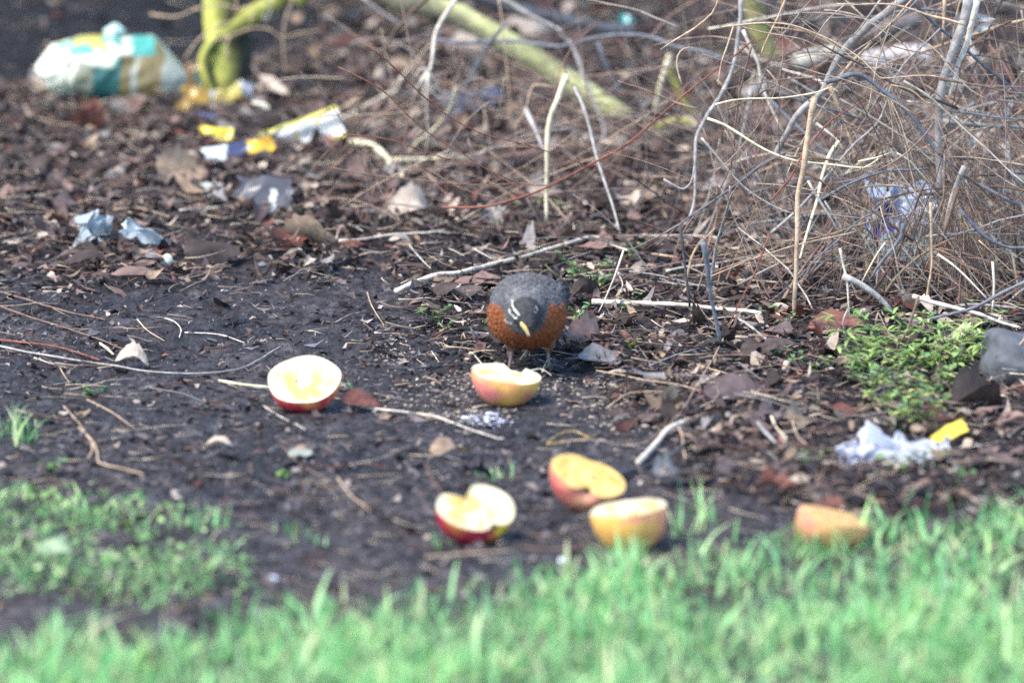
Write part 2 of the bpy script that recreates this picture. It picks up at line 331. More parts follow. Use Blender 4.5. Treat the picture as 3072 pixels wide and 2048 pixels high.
('dead_stalk','stalk',2,38,'cream',(430,430),[(2155,350),(2120,450),(2090,560),(2060,730)],'short bleached stem with flaking bark standing in the twigs'),
('dead_stalk','stalk',6,36,'lead',(1070,1050),[(245,62),(270,200),(290,400),(330,600),(362,750)],'grey broken stake standing upright beside the thick whitish stick'),
('dead_stalk','stalk',6,22,'dark',(1000,1000),[(90,-60),(120,180),(140,350),(155,480)],'thin dark stake left of the grey broken stake'),
('dead_stalk','stalk',3,40,'tan',(942,942),[(975,640),(960,720),(940,850),(920,1000),(900,1150),(870,1300),(862,1536),(850,1780),(838,2070)],'tall tan stalk rising straight from the litter into the bare twigs'),
('dead_stalk','stalk',3,24,'cream',(860,900),[(1130,930),(1070,1020),(1020,1170),(995,1290),(960,1420),(925,1536),(880,1700)],'pale snapped stem leaning right of the tall tan stalk'),
('dead_stalk','stalk',6,17,'pale',(1010,1010),[(1140,100),(1160,200),(1190,330),(1203,545)],'pale thin stick standing at the corner of the leafy weeds'),
('dead_stalk','stalk',6,13,'grey',(1020,1020),[(1195,495),(1160,590),(1190,710)],'grey broken lower piece below the pale thin standing stick'),
('dead_stalk','stalk',6,42,'grey',(835,835),[(1680,-130),(1600,0),(1500,110),(1430,215),(1358,292)],'thick grey cut branch ending above the leafy weeds'),
('dead_stalk','stalk',6,20,'tan',(930,930),[(1735,-200),(1742,0),(1745,200),(1722,350),(1700,505)],'reddish tan stem standing behind the leafy weeds'),
('dead_stalk','stalk',6,15,'tan',(880,880),[(1405,100),(1340,220),(1280,330),(1220,435)],'tan twig leaning left of the thick grey cut branch'),
('dead_stalk','stalk',6,16,'pale',(880,900),[(1780,140),(1880,200),(1980,300),(2105,425)],'pale straight twig slanting behind the curved blue-grey branch'),
('dead_stalk','stalk',6,17,'pale',(930,930),[(2145,185),(2155,330),(2140,540)],'pale short peg standing behind the curved blue-grey branch'),
('dead_stalk','stalk',6,12,'red',(1010,1010),[(680,0),(590,240),(520,380),(430,560),(380,650),(300,742)],'red-brown thin stem crossing in front of the grey broken stake'),
('dead_stalk','stalk',6,20,'brown',(1060,1060),[(1660,410),(1590,620),(1550,700),(1520,752)],'brown stem leaning out of the leafy weeds'),
('dead_stalk','stalk',6,12,'tan',(1060,1060),[(1375,600),(1390,520),(1430,600),(1500,720)],'tan hooked straw standing in the edge of the leafy weeds'),
('hanging_branch','branch',1,15,'tan',(330,330),[(960,90),(1100,110),(1180,95),(1250,62),(1400,30),(1520,52)],'thin tan twig arching out left of the mossy trunk'),
('hanging_branch','branch',1,13,'tan',(345,345),[(1180,380),(1230,310),(1290,240),(1400,165),(1480,140)],'thin reddish twig slanting between the striped bag and the mossy trunk'),
('hanging_branch','branch',1,13,'tan',(340,340),[(1370,260),(1480,232),(1580,190),(1660,178),(1740,192),(1812,245),(1920,212),(2045,196)],'thin wavy twig passing before the mossy trunk'),
('hanging_branch','branch',1,13,'tan',(345,345),[(1885,-30),(1870,20),(1830,120),(1815,250),(1822,380),(1828,470)],'thin hanging twig holding a white leaf right of the mossy trunk'),
('hanging_branch','branch',1,12,'tan',(345,345),[(1470,400),(1450,300),(1480,230)],'little drooping twig end before the trunk'),
('hanging_branch','branch',1,11,'tan',(345,345),[(1510,-20),(1520,40),(1500,80),(1590,40),(1620,90),(1600,180)],'tiny curled twigs before the fork of the mossy trunk'),
('hanging_branch','branch',1,11,'grey',(345,345),[(1690,-20),(1740,50),(1700,150),(1690,80)],'small looped twig on the mossy branch'),
('hanging_branch','branch',1,14,'tan',(430,430),[(2330,600),(2200,690),(2110,720),(2010,775)],'pale stem over the far end of the crushed carton'),
('hanging_branch','branch',2,16,'grey',(380,380),[(180,-20),(320,90),(440,165)],'grey twig crossing behind the grey-brown branch'),
('hanging_branch','branch',2,10,'tan',(520,520),[(1060,-20),(1090,200),(1110,400),(1130,600),(1140,800)],'thin tan stem hanging straight down in the open litter'),
('hanging_branch','branch',2,10,'red',(850,800),[(250,310),(400,440),(560,600),(760,760),(960,860),(1200,920),(1400,980),(1620,1060)],'upper long thin red shoot arching over the litter'),
('hanging_branch','branch',2,10,'red',(820,800),[(30,430),(300,570),(500,760),(650,880),(850,1000),(1000,1100),(1260,1240)],'middle long thin red shoot slanting over the litter'),
('hanging_branch','branch',2,8,'red',(800,780),[(60,860),(300,885),(500,940),(700,1010),(900,1050),(1200,1180),(1380,1190)],'faint level red shoot over the peeled root'),
('hanging_branch','branch',2,9,'brown',(760,780),[(-20,1075),(300,1130),(600,1160),(900,1185),(1200,1175),(1400,1195)],'lower level brown shoot over the litter'),
('hanging_branch','branch',2,9,'brown',(760,780),[(600,1080),(800,1200),(1000,1260),(1150,1280)],'thin brown shoot joining the red cane'),
('hanging_branch','branch',2,17,'red',(780,830),[(700,1330),(900,1330),(1090,1300),(1370,1200),(1680,1040),(1900,910),(2100,740),(2240,620),(2352,530),(2560,370),(2700,250)],'long red-brown cane rising from the litter into the bare shrub'),
('hanging_branch','branch',2,13,'brown','g',[(-50,1350),(200,1330),(500,1300),(730,1290)],'level dark stem lying on the litter behind the robin'),
]
used_label = set()
for nm, cat, crop, wd, colr, dep, pts, lab in TW:
    o = link(nm, stick(crop, wd, colr, dep, pts), M_BARK)
    g = {'fallen_stick':'sticks and straws lying on the ground','hanging_branch':'bare branches hanging over the litter','dead_stalk':'dead stalks standing in the litter'}[nm]
    tag(o, lab, cat, g)
# splayed pale stem: a thing with a stalk and its ribs
sp = tag(empty('seed_stalk', at(1284, 425, yrow(560))), 'pale stem ending in a splayed broken seed head above the litter', 'stalk')
def under(root, o): o.parent = root; o.matrix_parent_inverse = Matrix.Translation(root.location).inverted(); return o
under(sp, link('stem', stick(2, 30, 'pale', (560, 560), [(800,-30),(780,0),(700,130),(650,240),(630,400),(605,475)]), M_BARK))
for pts in ([(605,470),(540,560),(508,665)],[(605,470),(575,560),(580,720)],[(606,470),(600,700),(612,850),(590,985)],[(615,470),(650,520),(692,605)],[(600,440),(555,450),(500,525)],[(605,450),(560,520),(530,620)],[(610,470),(625,560),(660,620),(745,640)]):
    under(sp, link('rib', stick(2, 15, 'pale', (560, 555), pts, taper=.4), M_BARK))

# ------------------------------------------------------------------ the bare shrub: stems, twigs, tangle
sb = tag(empty('bare_shrub', ground(2700, 900)), 'large leafless shrub of tangled grey and reddish stems beside the leafy weeds', 'shrub')
SH = [
(3,58,'grey',(860,820),[(1600,-40),(1550,0),(1440,90),(1330,160),(1260,230),(1190,300),(1120,400),(1070,500),(1030,600),(940,680),(850,760),(800,850),(740,960),(725,1045)]),
(3,30,'grey',(800,820),[(490,-30),(485,120),(470,280),(440,430),(390,560),(330,660),(270,750),(230,830),(200,900),(190,1000),(185,1150),(180,1350),(140,1460)]),
(3,66,'grey',(850,850),[(1990,-40),(1960,150),(1900,300),(1850,450),(1810,600),(1790,750),(1780,900),(1790,1050),(1800,1300)]),
(3,40,'pale',(840,850),[(2060,-30),(2010,150),(1970,300),(1920,420),(1890,520),(1865,640)]),
(3,36,'grey',(820,800),[(1800,800),(2000,815),(2200,832),(2400,850)]),
(3,22,'lead',(860,820),[(1590,-20),(1700,100),(1800,190),(1900,270),(2020,370),(2130,470),(2250,560),(2400,670)]),
(3,34,'lead',(900,880),[(1060,545),(1090,530),(1180,496),(1260,490),(1340,530),(1430,600),(1540,690),(1640,800),(1720,920),(1800,1020),(1900,1110),(2010,1190),(2150,1260),(2320,1345)]),
(3,11,'tan',(880,900),[(360,180),(520,160),(680,150),(820,165),(940,205),(1060,255),(1180,320),(1290,400),(1380,490),(1430,515),(1550,505),(1700,497),(1830,515)]),
(3,9,'tan',(880,860),[(500,180),(640,215),(800,240),(920,270),(1040,340),(1120,420),(1200,500),(1340,595)]),
(3,17,'cream',(890,900),[(270,780),(380,820),(480,880),(600,960),(720,1020),(850,1058),(1000,1075),(1150,1092),(1300,1102),(1395,1045)]),
(3,14,'pale',(880,860),[(230,910),(300,990),(400,1110),(500,1220),(620,1310),(750,1380),(835,1405)]),
(3,13,'cream',(900,880),[(320,690),(430,660),(560,650),(700,650),(850,635),(1000,605),(1090,570)]),
(3,14,'red',(910,880),[(690,1320),(820,1160),(900,1010),(1000,880),(1090,790),(1200,720),(1350,620),(1420,560)]),
(3,18,'grey',(870,860),[(690,1536),(900,1340),(1130,1070),(1250,930),(1380,820),(1440,700),(1470,590),(1520,480),(1600,380),(1700,290),(1800,190)]),
(3,20,'lead',(880,870),[(1010,1320),(1160,1230),(1300,1170),(1450,1125),(1600,1120),(1720,1108)]),
(3,23,'pale',(780,780),[(500,200),(540,290),(600,420),(620,540),(660,650),(710,760),(775,885)]),
(3,26,'lead',(760,780),[(580,570),(700,680),(800,780),(860,830),(960,920),(1060,1010),(1200,1090),(1340,1122)]),
(3,30,'tan',(760,760),[(1070,550),(1110,650),(1160,760),(1200,880),(1230,980),(1245,1085)]),
(3,18,'pale',(850,850),[(985,810),(1060,870),(1130,930),(1165,1005)]),
(3,24,'grey',(640,640),[(550,585),(540,680),(510,830),(480,950),(460,1065)]),
(3,22,'pale',(520,520),[(480,310),(560,360),(660,410),(775,442)]),
(3,12,'cream',(880,880),[(1260,1062),(1380,1040),(1480,1005)]),
(3,11,'tan',(860,850),[(100,555),(70,450),(72,370),(115,322),(180,318),(205,380)]),
(3,15,'grey',(840,840),[(-20,1180),(60,1230),(110,1245),(160,1200),(182,1090)]),
(3,34,'grey',(820,830),[(2240,990),(2280,1150),(2330,1320),(2380,1480)]),
(3,40,'grey',(900,880),[(1960,1100),(1900,1230),(1850,1400),(1830,1560)]),
(3,25,'tan',(820,820),[(1830,-20),(1825,150),(1818,300)]),
(3,12,'tan',(840,840),[(1940,-20),(1900,130),(1880,310)]),
(3,14,'dark',(800,800),[(2210,0),(2130,170),(2070,330),(2000,500),(1900,700)]),
(3,13,'tan',(880,870),[(340,0),(300,90),(180,190),(60,260),(-40,330)]),
(3,15,'dark',(640,640),[(510,140),(700,160),(900,140),(1060,130),(1260,130)]),
(3,12,'tan',(870,880),[(440,170),(400,300),(360,420),(340,560)]),
(3,13,'brown',(890,870),[(560,300),(520,450),(480,620),(450,820),(440,1000),(410,1120),(320,1310)]),
(3,14,'dark',(760,760),[(440,1090),(520,1290),(560,1440),(600,1540)]),
(3,12,'tan',(880,880),[(1440,600),(1470,700),(1490,850),(1480,960)]),
(3,10,'tan',(890,880),[(1480,560),(1600,590),(1700,670),(1800,790),(1890,930)]),
(3,16,'lead',(850,850),[(1840,730),(2000,745),(2200,775),(2400,790)]),
(3,12,'cream',(890,880),[(1520,1010),(1600,1060),(1680,1150),(1740,1210)]),
(3,14,'grey',(880,880),[(1040,1320),(1120,1450),(1180,1560)]),
(3,16,'pale',(900,890),[(930,1190),(1000,1310),(1080,1430),(1130,1520)]),
(3,10,'tan',(890,890),[(1720,290),(1790,350),(1850,430),(1900,490),(2000,590),(2120,660)]),
(3,12,'tan',(870,870),[(780,0),(730,120),(640,300),(620,360)]),
(3,15,'grey',(860,850),[(1410,0),(1330,110),(1260,200),(1210,250)]),
(3,10,'red',(880,880),[(900,270),(940,360),(980,480),(1010,590)]),
(3,9,'tan',(880,880),[(660,460),(720,530),(745,600),(740,700)]),
(9,40,'lead',(930,920),[(480,690),(460,800),(400,900),(300,1010),(210,1130),(170,1210)]),
(9,24,'brown',(920,920),[(860,0),(860,260),(850,460),(780,620),(720,800),(725,1000),(725,1200),(690,1480)]),
(9,44,'brown',(900,900),[(985,350),(930,520),(880,700),(830,900)]),
(9,40,'lead',(910,900),[(1000,560),(1120,690),(1220,800),(1340,870),(1480,920),(1700,920)]),
(9,26,'brown',(900,880),[(770,0),(900,120),(1040,230),(1160,310),(1260,420),(1400,520),(1700,640)]),
(9,15,'brown',(930,930),[(150,420),(160,560),(180,720),(200,960)]),
(9,16,'cream',(940,940),[(300,870),(230,970),(160,1090),(80,1240)]),
(9,18,'pale',(930,950),[(800,980),(960,1100),(1100,1230),(1250,1390)]),
(9,12,'red',(930,920),[(1180,540),(1320,600),(1440,650),(1580,700)]),
(9,12,'tan',(930,930),[(1180,850),(1280,940),(1400,1060),(1530,1180)]),
]
for crop, wd, colr, dep, pts in SH:
    under(sb, link('stem', stick(crop, wd, colr, dep, pts), M_BARK))
# fine shoots that spring from the stems, arching and drooping; brushes of hair-fine twiglets
rt = np.random.default_rng(21)
tw = MB()
TC = [(.36,.25,.18),(.28,.18,.13),(.23,.125,.09),(.29,.24,.21),(.50,.40,.28),(.12,.09,.08),(.21,.16,.14)]
def shoot(p, d, L, r, droop, mb, n=9, sides=4):
    P = [np.array(p, float)]; d = np.array(d, float); d /= np.linalg.norm(d)
    wob = rt.normal(0, .06, 3)
    for i in range(n):
        d = d + np.array([0, 0, -droop/n]) + wob + rt.normal(0, .06, 3); d /= np.linalg.norm(d)
        q = P[-1]+d*L/n
        g = float(gh(q[0], q[1])); q[2] = max(q[2], g+.004); P.append(q)
    P = smooth_path(P, max(.008, L/22)); c = np.array(TC[rt.integers(len(TC))])*rt.uniform(.7, 1.25)
    tube(mb, P, r, r*.35, c, sides, .1, rt); return P
for k in range(520):
    px = 1980+1150*rt.beta(2.2, 1.2); row = rt.uniform(620, 940)
    py = rt.uniform(-60, row) if k % 3 else row
    Yk = yrow(row); p = at(px, min(py, row-4), Yk)
    p[2] = max(p[2], float(gh(p[0], p[1]))+.004)
    if k % 3 == 0: d = [rt.normal(0, .5), rt.normal(0, .35), 1.1]; dr = rt.uniform(.4, 2.2)
    else: d = [rt.normal(0, 1), rt.normal(0, .4), rt.normal(0, .8)]; dr = rt.uniform(.0, 1.6)
    shoot(p, d, rt.uniform(.07, .32), rt.uniform(.0005, .0013), dr*.6, tw, 8)
for (cx, cy, row, n, ax, spread, L) in [(2640,300,890,26,.3,.35,.11),(2660,330,890,40,.55,.4,.15),(2720,420,880,40,.7,.45,.16),(2830,520,880,70,.7,.6,.20),(2790,600,900,70,.15,.6,.17),
        (2900,640,900,60,.5,.7,.20),(2950,480,860,50,.1,.9,.15),(2860,700,910,60,.3,.7,.15),(2200,300,840,18,.1,.3,.12),(2280,420,850,14,-.2,.3,.10),(2270,250,850,20,.0,.6,.08),(2600,560,900,30,-.5,.5,.14),(3000,300,850,50,.2,.8,.15),(2700,650,900,40,-.3,.5,.13),(2550,430,890,24,.1,.8,.1)]:
    p0 = at(cx, cy, yrow(row))
    for i in range(int(n*.62)):
        p = p0+rt.normal(0, .012, 3)
        shoot(p, [ax+rt.normal(0, spread*.6), rt.normal(0, .3), -1+rt.normal(0, .35)], L*rt.uniform(.5, 1.3), rt.uniform(.0003, .0007), .2, tw, 6, 3)
SCOL = [BARK[q] for q in ('pale','tan','grey','brown','lead','tan','brown','grey')]
for k in range(210):                                                  # middling stems, straighter, forking near the tip
    px = 1950+1180*rt.beta(1.8, 1.15); row = rt.uniform(700, 955); Yk = yrow(row)
    p = at(px, row-4 if k % 2 else rt.uniform(60, row-20), Yk); p[2] = max(p[2], float(gh(p[0], p[1]))+.003)
    a = rt.normal(0, .75); d = np.array([math.sin(a), rt.normal(0, .25), math.cos(a)]) if k % 2 else np.array([rt.choice([-1, 1]), rt.normal(0, .3), rt.normal(0, .55)])
    d /= np.linalg.norm(d); L = rt.uniform(.06, .22); r = rt.uniform(.0008, .0024); P = [p]; n_ = 7
    for i in range(n_):
        d = d+rt.normal(0, .09, 3)+np.array([0, 0, -.03]); d /= np.linalg.norm(d); q = P[-1]+d*L/n_; q[2] = max(q[2], float(gh(q[0], q[1]))+.004); P.append(q)
    P = smooth_path(P, .014); c = np.array(SCOL[rt.integers(8)])*rt.uniform(.5, 1.05)
    tube(tw, P, r, r*.45, c, 6, .16, rt)
    for f in range(rt.integers(0, 3)):
        i = rt.integers(len(P)//2, len(P)-1); shoot(P[i], (P[i+1 if i+1 < len(P) else i]-P[i-1])+rt.normal(0, .006, 3), L*.4, r*.5, .2, tw, 5, 4)
for k in range(210):                                                   # sparse shoots over the open litter
    px, row = rt.uniform(950, 2150), rt.uniform(430, 740); p = at(px, row-rt.uniform(4, 420), yrow(row)); p[2] = max(p[2], float(gh(p[0], p[1]))+.01)
    shoot(p, [rt.normal(-.3, 1), rt.normal(0, .3), rt.normal(0, .6)], rt.uniform(.08, .26), rt.uniform(.0005, .0013), rt.uniform(0, .6), tw, 8)
tag(under(sb, link('twig_tangle', tw, M_BARK)), kind='stuff')
# small withered leaves that still hang on the shrub
def leaf_mesh(name, kind, seed, colr, curl=.5):
    r = np.random.default_rng(seed); nu, nv = 13, 7
    u = np.linspace(0, 1, nu); v = np.linspace(-1, 1, nv); U, Vv = np.meshgrid(u, v, indexing='ij')
    wmax = {'narrow':.13,'oval':.27,'lobed':.33,'broad':.36}[kind]
    wid = wmax*np.sin(math.pi*np.clip(U, .0, 1)**.85)**.75
    if kind in ('lobed', 'broad'):
        f = 3.5 if kind == 'lobed' else 5.5; wid = wid*(1+(.20 if kind == 'lobed' else .10)*np.sin(2*math.pi*f*U+r.random()*6))
    wid = wid*(1+.2*(r.random((nu, nv))-.5)*(np.abs(Vv) > .9))
    x = U-.5; y = Vv*wid
    c1, c2, c3 = r.normal(0, .5)*curl, r.uniform(.3, 1.6)*curl*r.choice([-1, 1, 1]), r.normal(0, .8)*curl
    z = c1*x*x*1.6 + c2*y*y*2.2 + c3*x*y*2 + .10*(fbm(x*4+seed, y*4, seed, 3)-.45)*(.4+curl)
    z = z + .015*(np.abs(Vv) < .1)
    V = np.stack([x, y, z-z.min()*.4], -1).reshape(-1, 3)
    c = np.array(colr)*(1+.5*(fbm(x*5+9, y*5+seed, seed+3, 3)-.45))[..., None]
    c = c*np.where(np.abs(Vv) < .1, 1.25, 1)[..., None]
    c = c*np.where(np.abs(np.sin(U*22+np.abs(Vv)*3)) > .93, 1.14, 1)[..., None]
    mb = MB(); mb.add(V, gridq(nu, nv), None, c.reshape(-1, 3))
    P = np.stack([np.linspace(-.5, -.78, 5), np.linspace(0, r.normal(0, .08), 5), np.linspace(V[:nv, 2].mean(), V[:nv, 2].mean()+r.normal(0, .06), 5)], 1)
    tube(mb, P, .016, .009, np.array(colr)*.9, 4, .1, r); return mb.mesh(name)
wl = leaf_mesh('withered_leaf', 'narrow', 5, (.42,.40,.36), .6)
wl.materials.append(M_LEAF)
for i, (x, y, rz) in enumerate([(2000,0,0),(1940,110,.5),(1920,195,.3),(2075,120,-.2),(2080,180,.3),(2020,920,.5),(2240,740,.9),(2240,930,.4),(1900,775,.4),(2080,990,.1),(2300,1170,.1),(2210,1250,.2),(1470,1010,.3),(2010,330,1.2),(1890,540,.2)]):
    o = bpy.data.objects.new('withered_leaf', wl); COL.objects.link(o)
    o.location = at(2000+x*.4558, y*.4558, yrow(840)); o.scale = (.034,)*3; o.rotation_euler = (1.2+.3*math.sin(i), -rz, .2*i); under(sb, o)

# ------------------------------------------------------------------ mossy trunk with evergreen crown put unseen above the picture for shade, mossy log
tr = tag(empty('mossy_tree', at(690, 285, yrow(300))), 'yellow-green mossy forked trunk standing in the dark behind the striped bag', 'tree')
Yt = yrow(300)
def limb(name, pts, w0, w1, Y0, colr=(.50,.50,.11), dark=(.03,.032,.02), split=.02, root=tr, ext=None, prof=None, sk=1.0):
    P = [at(*CP2, Y0) for CP2 in pts]
    if ext: P += [np.array(e) for e in ext]
    P = smooth_path(P, .03); mb = MB(); n = len(P); sides = 18
    T = np.gradient(P, axis=0); T /= np.linalg.norm(T, axis=1)[:, None]
    U = np.cross(T, [0, 1, 0]); U /= np.linalg.norm(U, axis=1)[:, None]; W = np.cross(T, U)
    a = np.arange(sides)*2*math.pi/sides; rr = (np.linspace(w0, w1, n) if prof is None else np.interp(np.linspace(0, 1, n), *prof))[:, None]*mpp(Y0)*.5
    rr = rr*(1+.35*(fbm(a[None, :]*1.5, np.arange(n)[:, None]*.4, 8, 3)-.45))
    V = P[:, None]+rr[..., None]*(np.cos(a)[None, :, None]*U[:, None]+np.sin(a)[None, :, None]*W[:, None])
    k = np.clip((fbm(V[..., 0]*14, V[..., 2]*9, 4, 3)-split-.22)*6, 0, 1)
    side = np.clip(.50-(V[..., 0]-P[:, None, 0])/(rr+1e-6)*sk, 0, 1) if root is tr else np.clip(.8-(P[:, None, 2]-V[..., 2])/(rr+1e-6)*.5, 0, 1); k = (k*side)[..., None]  # moss favours the trunk's left; its shadow side is painted dark
    c = (np.array(dark)*(1-k)+np.array(colr)*k)*(.45+1.2*fbm(V[..., 0]*60+V[..., 1]*20, V[..., 2]*45, 54, 3))[..., None]
    mb.add(V.reshape(-1, 3), gridq(n, sides, True), None, c.reshape(-1, 3))
    return under(root, link(name, mb, M_BARK))
limb('trunk', [(680,330),(680,250),(690,170),(678,90),(672,0),(672,-60),(690,-500)], 150, 80, Yt, prof=([0,.1,.17,.3,1],[150,135,118,84,76]), ext=[(-.42, Yt+.02, .9), (-.44, Yt+.05, 1.9)])
limb('limb', [(665,112),(735,62),(800,22),(860,-25),(960,-120)], 62, 44, Yt-.02, split=-.3, sk=.2, ext=[(-.1, Yt+.1, .75), (.1, Yt+.2, 1.4)])
limb('buttress', [(640,275),(625,235),(612,185),(625,145),(655,100)], 40, 34, Yt-.03, split=-.2)
rc = np.random.default_rng(5); N = 26000
cen = np.stack([rc.normal(-.75, .62, N), rc.normal(13.6, .75, N), rc.uniform(.5+.0*N, 2.2, N)], 1)
lump = fbm(cen[:, 0]*3+cen[:, 2], cen[:, 1]*3, 77); cen = cen[(lump > .36) & (cen[:, 2] > 1.0-.10*(cen[:, 1]-11)+.1)]; N = len(cen)
def cards(cen, L, W, rng, tilt=1.0):
    n = len(cen); d = rng.normal(0, 1, (n, 3)); d[:, 2] *= tilt; d /= np.linalg.norm(d, axis=1)[:, None]
    s = np.cross(d, rng.normal(0, 1, (n, 3))); s /= np.linalg.norm(s, axis=1)[:, None]
    nn = np.cross(d, s); L = np.broadcast_to(L, n)[:, None]; W = np.broadcast_to(W, n)[:, None]
    V = np.stack([cen-d*L/2, cen+s*W/2+nn*L*.06, cen+d*L/2, cen-s*W/2+nn*L*.06], 1)
    return V.reshape(-1, 3), np.arange(n*4).reshape(-1, 4)
V, Q = cards(cen, rc.uniform(.07, .13, N), rc.uniform(.03, .05, N), rc)
mb = MB(); mb.add(V, Q, None, np.repeat(np.array([.035,.06,.03])*rc.uniform(.6, 1.5, N)[:, None], 4, 0))
under(tr, link('added_crown', mb, M_GREEN))  # unseen leaf mass added to darken the ground beneath it
for (dx, dy, dz) in [(-.55,-.2,.75),(-.2,.6,.6),(.35,-.25,.8),(-.9,.3,1.1)]:
    P = smooth_path([(-.43, Yt+.02, .95), (-.43+dx*.5, Yt+.02+dy*.5, .95+dz*.35), (-.43+dx, Yt+dy, .95+dz)], .05)
    mb = MB(); tube(mb, P, .02, .006, (.06,.055,.03), 8); under(tr, link('limb', mb, M_BARK))
lg = tag(empty('mossy_log', at(1500, 200, yrow(330))), 'olive mossy fallen log slanting behind the bare branches', 'log')
limb('bark', [(1130,-60),(1187,0),(1330,28),(1421,70),(1515,122),(1610,187),(1700,248),(1795,309),(1890,374),(1965,430)], 62, 78, yrow(372), (.46,.45,.20), (.17,.15,.10), .06, lg)
o = limb('bark', [(2000,190),(2030,262),(2076,346),(2110,420)], 24, 18, yrow(420), (.36,.33,.08), (.12,.11,.05), .0, None) if False else None
for (nm, pts, wd, rw, cl, dk, lab) in [
    ('mossy_branch', [(2003,195),(2030,262),(2076,346)], 24, 430, (.36,.33,.08), (.2,.19,.06), 'short olive green branch standing right of the mossy log'),
    ('mossy_branch', [(1970,384),(2030,360),(2075,374)], 22, 430, (.36,.33,.08), (.2,.19,.06), 'olive green branch lying level right of the mossy log end'),
    ('grey_log', [(1380,-30),(1515,19),(1610,42),(1700,62),(1800,84),(1900,90)], 42, 250, (.085,.09,.1), (.06,.06,.065), 'dark grey log lying far behind the mossy log'),
    ('pale_log', [(2590,186),(2660,170),(2740,160),(2790,168)], 56, 330, (.52,.47,.44), (.34,.31,.31), 'short pale bleached log end glowing behind the thick shrub stems'),
    ('mossy_branch', [(2250,-20),(2270,60),(2290,120),(2320,170)], 60, 330, (.28,.27,.09), (.12,.10,.06), 'mossy olive limb behind the upper tangle'),
    ('pale_log', [(2380,190),(2470,165),(2520,140)], 60, 320, (.42,.38,.30), (.2,.17,.13), 'tan log showing through the upper tangle'),
    ('grey_log', [(2600,110),(2680,80),(2760,60)], 60, 300, (.12,.11,.11), (.07,.065,.065), 'dull grey log under the upper tangle')]:
    root = tag(empty(nm, at(*pts[0], yrow(rw))), lab, 'log' if 'log' in nm else 'branch')
    limb('bark', pts, wd, wd*.9, yrow(rw), cl, dk, -.1, root)

# ------------------------------------------------------------------ dead leaves: 300 things, the rest one mass
LC = {'pinkish brown':(.205,.132,.108),'tan':(.30,.21,.14),'dark brown':(.060,.043,.037),'violet brown':(.115,.082,.076),
      'pale buff':(.50,.40,.31),'rust red':(.165,.066,.048),'grey':(.23,.205,.19)}
KIND = {'narrow':'narrow','oval':'oval','lobed':'lobed','broad':'broad ragged'}
protos = []
for i, (cn, cc) in enumerate(LC.items()):
    for j, kd in enumerate(('narrow','oval','lobed','broad')):
        for s in range(2 if cn in ('pinkish brown','violet brown','dark brown') else 1):
            me = leaf_mesh('dead_leaf', kd, 100+i*17+j*5+s*71, cc, (.35, .7, 1.0)[(i+j+s) % 3]); me.materials.append(M_LEAF)
            protos.append((me, cn, kd, ('flat','curled','tightly curled')[(i+j+s) % 3]))
LAND = [('the robin',1580,1120),('the round cut apple half',912,1225),('the bitten apple half',1520,1205),('the heart shaped apple half',1430,1610),
        ('the yellow apple half',1880,1620),('the browned apple wedge',2500,1590),('the striped bag',330,290),('the crushed carton',900,430),
        ('the mossy trunk',690,290),('the leafy weeds',2740,1130),('the white tissue',2690,1345),('the pale plastic scraps',420,770),
        ('the cream upright stalk',1640,690),('the grey stake',2160,1050),('the tall tan stalk',2380,950),('the mossy log',1700,370),('the bare shrub',2800,820),
        ('the clear wrapper',790,640),('the low green weeds',260,1600),('the flat grey stone',3040,1120),('the peeled root',1180,500),('the thick broken branch',2010,1330)]
LANDG = [(n, ground(a, b)) for n, a, b in LAND]
def place_words(p):
    n, q = min(LANDG, key=lambda t: math.hypot(p[0]-t[1][0], (p[1]-t[1][1])*.45))
    dx, dy = p[0]-q[0], (p[1]-q[1])*.45
    d = math.hypot(dx, dy)
    if d < .04: return 'close against '+n
    rel = ('behind ' if dy > 0 else 'in front of ') if abs(dy) > abs(dx)*.8 else ('right of ' if dx > 0 else 'left of ')
    return rel+n
def put_leaf(me, p, size, rot, label, nm='dead_leaf', group='dead leaves lying in the litter'):
    o = bpy.data.objects.new(nm, me); COL.objects.link(o)
    o.location = p; o.scale = (size,)*3; o.rotation_euler = rot
    return tag(o, label, 'leaf', group)
